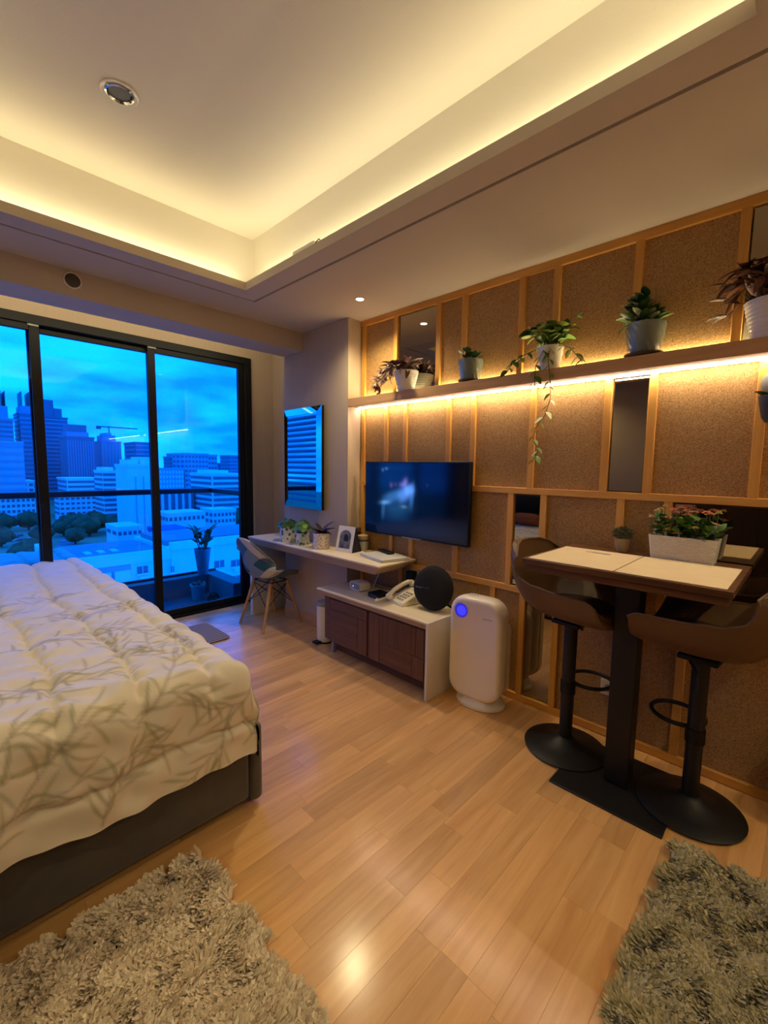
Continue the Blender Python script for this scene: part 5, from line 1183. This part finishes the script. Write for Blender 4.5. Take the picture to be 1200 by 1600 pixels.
for k in range(2): MB().box(a.x+.2+(b.x-a.x)/2*k, a.x-.2+(b.x-a.x)/2*(k+1), -.7, -.11, b.z-.1, b.z+1.1).build('balcony_front', M['bwhite'], nb)
for px, py in ((121, 911), (222, 903), (340, 890), (366, 888)):
    q = npt(px, py); MB().box(q.x-.5, q.x+.5, -1.15, -.62 if px > 300 else -.02, q.z-.35, q.z+.35).build('air_conditioner', M['bwhite'], nb)
# roads and cars
rdp = [ground(60, 1000), ground(85, 880), ground(110, 842), ground(125, 822)]
mb = MB()
for i in range(3):
    p, q = rdp[i], rdp[i+1]; mb.add([(p.x-5, p.y, GZ+.05), (p.x+5, p.y, GZ+.05), (q.x+5, q.y, GZ+.05), (q.x-5, q.y, GZ+.05)], [(0, 1, 2, 3)])
p0, p1 = ground(-10, 905), ground(60, 838); mb.add([(p0.x-8, p0.y, GZ+.06), (p0.x+10, p0.y, GZ+.06), (p1.x+6, p1.y, GZ+.06), (p1.x-6, p1.y, GZ+.06)], [(0, 1, 2, 3)])
structure(mb.build('street', M['road']))
def car(mt, label, px, py, rz):
    p = ground(px, py); t = thing('car', label, 'car', (p.x, p.y, GZ+.06), rz, 'cars on the streets below')
    MB().box(-2.2, 2.2, -.9, .9, .3, 1.0).build('body', mt, t, bevel=.15); MB().add([(-1.4, -.8, 1.0), (1.2, -.8, 1.0), (1.2, .8, 1.0), (-1.4, .8, 1.0), (-.9, -.7, 1.55), (.7, -.7, 1.55), (.7, .7, 1.55), (-.9, .7, 1.55)], [(4, 5, 6, 7), (0, 1, 5, 4), (1, 2, 6, 5), (2, 3, 7, 6), (3, 0, 4, 7)]).build('cabin', M['bwin'], t)
    for x in (-1.35, 1.35):
        for y in (-.85, .85): MB().tube([(x, y-.1, .32), (x, y+.1, .32)], .32, 10).build('wheel', M['card'], t)
CARS = [('carr', 'red', 14, 838, .6), ('carr', 'red', 23, 841, .5), ('carr', 'red', 30, 838, .7), ('carw', 'white', 20, 846, .5), ('carr', 'red', 33, 845, .6), ('carw', 'white', 28, 852, 1.5), ('carr', 'red', 29, 857, 1.5), ('carw', 'white', 24, 889, .9), ('carw', 'white', 38, 909, 1.0), ('card', 'dark', 10, 870, 1.2), ('carw', 'white', 100, 846, 1.3), ('card', 'dark', 44, 893, 1.0)]
WH = ['front left of the red cluster', 'second in the red cluster', 'top right of the red cluster', 'between the red cars', 'right end of the red cluster', 'alone below the red cluster', 'just below the lone white car', 'on the lower street', 'lowest on the street', 'beside the trees at the left', 'on the street behind the left mullion', 'near the lower white cars']
for (m_, cn, px, py, rz), wh in zip(CARS, WH): car(M[m_], 'tiny %s car on the street far below, %s' % (cn, wh), px, py, rz)
# trees: crown and trunk each
crowns = []
for k in range(4):
    mb = MB(); mb.blob((0, 0, 0), (1, 1, .8), k, .22, 10); mb.blob((.6, .2, -.15), (.6, .6, .5), k+5, .22, 8); mb.blob((-.5, -.4, -.1), (.65, .6, .55), k+9, .22, 8); crowns.append(mb.mesh('crown', M['tree']))
tm = MB().tube([(0, 0, 0), (0, 0, 1)], [.1, .06], 8).mesh('trunk', M['trunk'])
TR = [(100, 838, 7), (112, 832, 8), (122, 828, 7), (140, 838, 9), (150, 832, 9), (160, 835, 9), (172, 838, 9), (150, 818, 10), (162, 812, 10), (175, 806, 10), (186, 800, 10), (192, 812, 9), (184, 834, 8), (232, 838, 7), (242, 832, 7), (130, 846, 7), (118, 850, 6), (95, 850, 6), (45, 828, 8), (56, 822, 8), (5, 832, 8), (2, 855, 7), (36, 880, 6), (46, 872, 6), (58, 892, 6), (40, 915, 5), (62, 905, 5), (55, 935, 5), (3, 900, 5), (8, 925, 4.5), (310, 806, 10), (318, 800, 10), (326, 808, 10), (315, 835, 8), (325, 842, 8), (306, 838, 8), (340, 838, 9), (352, 840, 9), (364, 838, 9), (372, 826, 9), (335, 822, 9), (260, 815, 8), (282, 822, 6), (258, 842, 6), (300, 822, 7), (350, 822, 8), (66, 850, 7), (70, 870, 6), (80, 920, 5), (86, 895, 5)]
def where(px): return 'left pane' if px < 62 else ('middle pane' if px < 246 else 'right pane')
ORD = 'first second third fourth fifth sixth seventh eighth ninth tenth eleventh twelfth thirteenth fourteenth fifteenth sixteenth seventeenth eighteenth nineteenth twentieth'.split()
bpy.context.view_layer.update(); foot = []
for o in D.objects:
    if o.get('category') == 'building':
        for c in o.children:
            if c.name.split('.')[0] == 'walls':
                xs = [v.co.x+o.location.x for v in c.data.vertices]; ys = [v.co.y+o.location.y for v in c.data.vertices]; foot.append((min(xs), max(xs), min(ys), max(ys)))
placed = []; cnt = {}
for (px, py, r) in sorted(TR):
    p = ground(px, py); rr = r*1.05
    if any(a-rr < p.x < b+rr and c-rr < p.y < d+rr for a, b, c, d in foot): continue
    if any(math.hypot(p.x-q.x, p.y-q.y) < .78*(rr+q2) for q, q2 in placed): continue
    placed.append((p, rr)); wn = where(px); k = cnt.get(wn, 0); cnt[wn] = k+1
    t = thing('city_tree', 'dark green street tree far below, %s from left in the %s' % (ORD[k], wn), 'tree', (p.x, p.y, GZ), k*1.3, 'street trees below the window')
    o = put('crown', crowns[k % 4], t, (0, 0, r*.95)); o.scale = (r*.8, r*.8, r*.8); o = put('trunk', tm, t, (0, 0, 0)); o.scale = (r, r, r*.6)
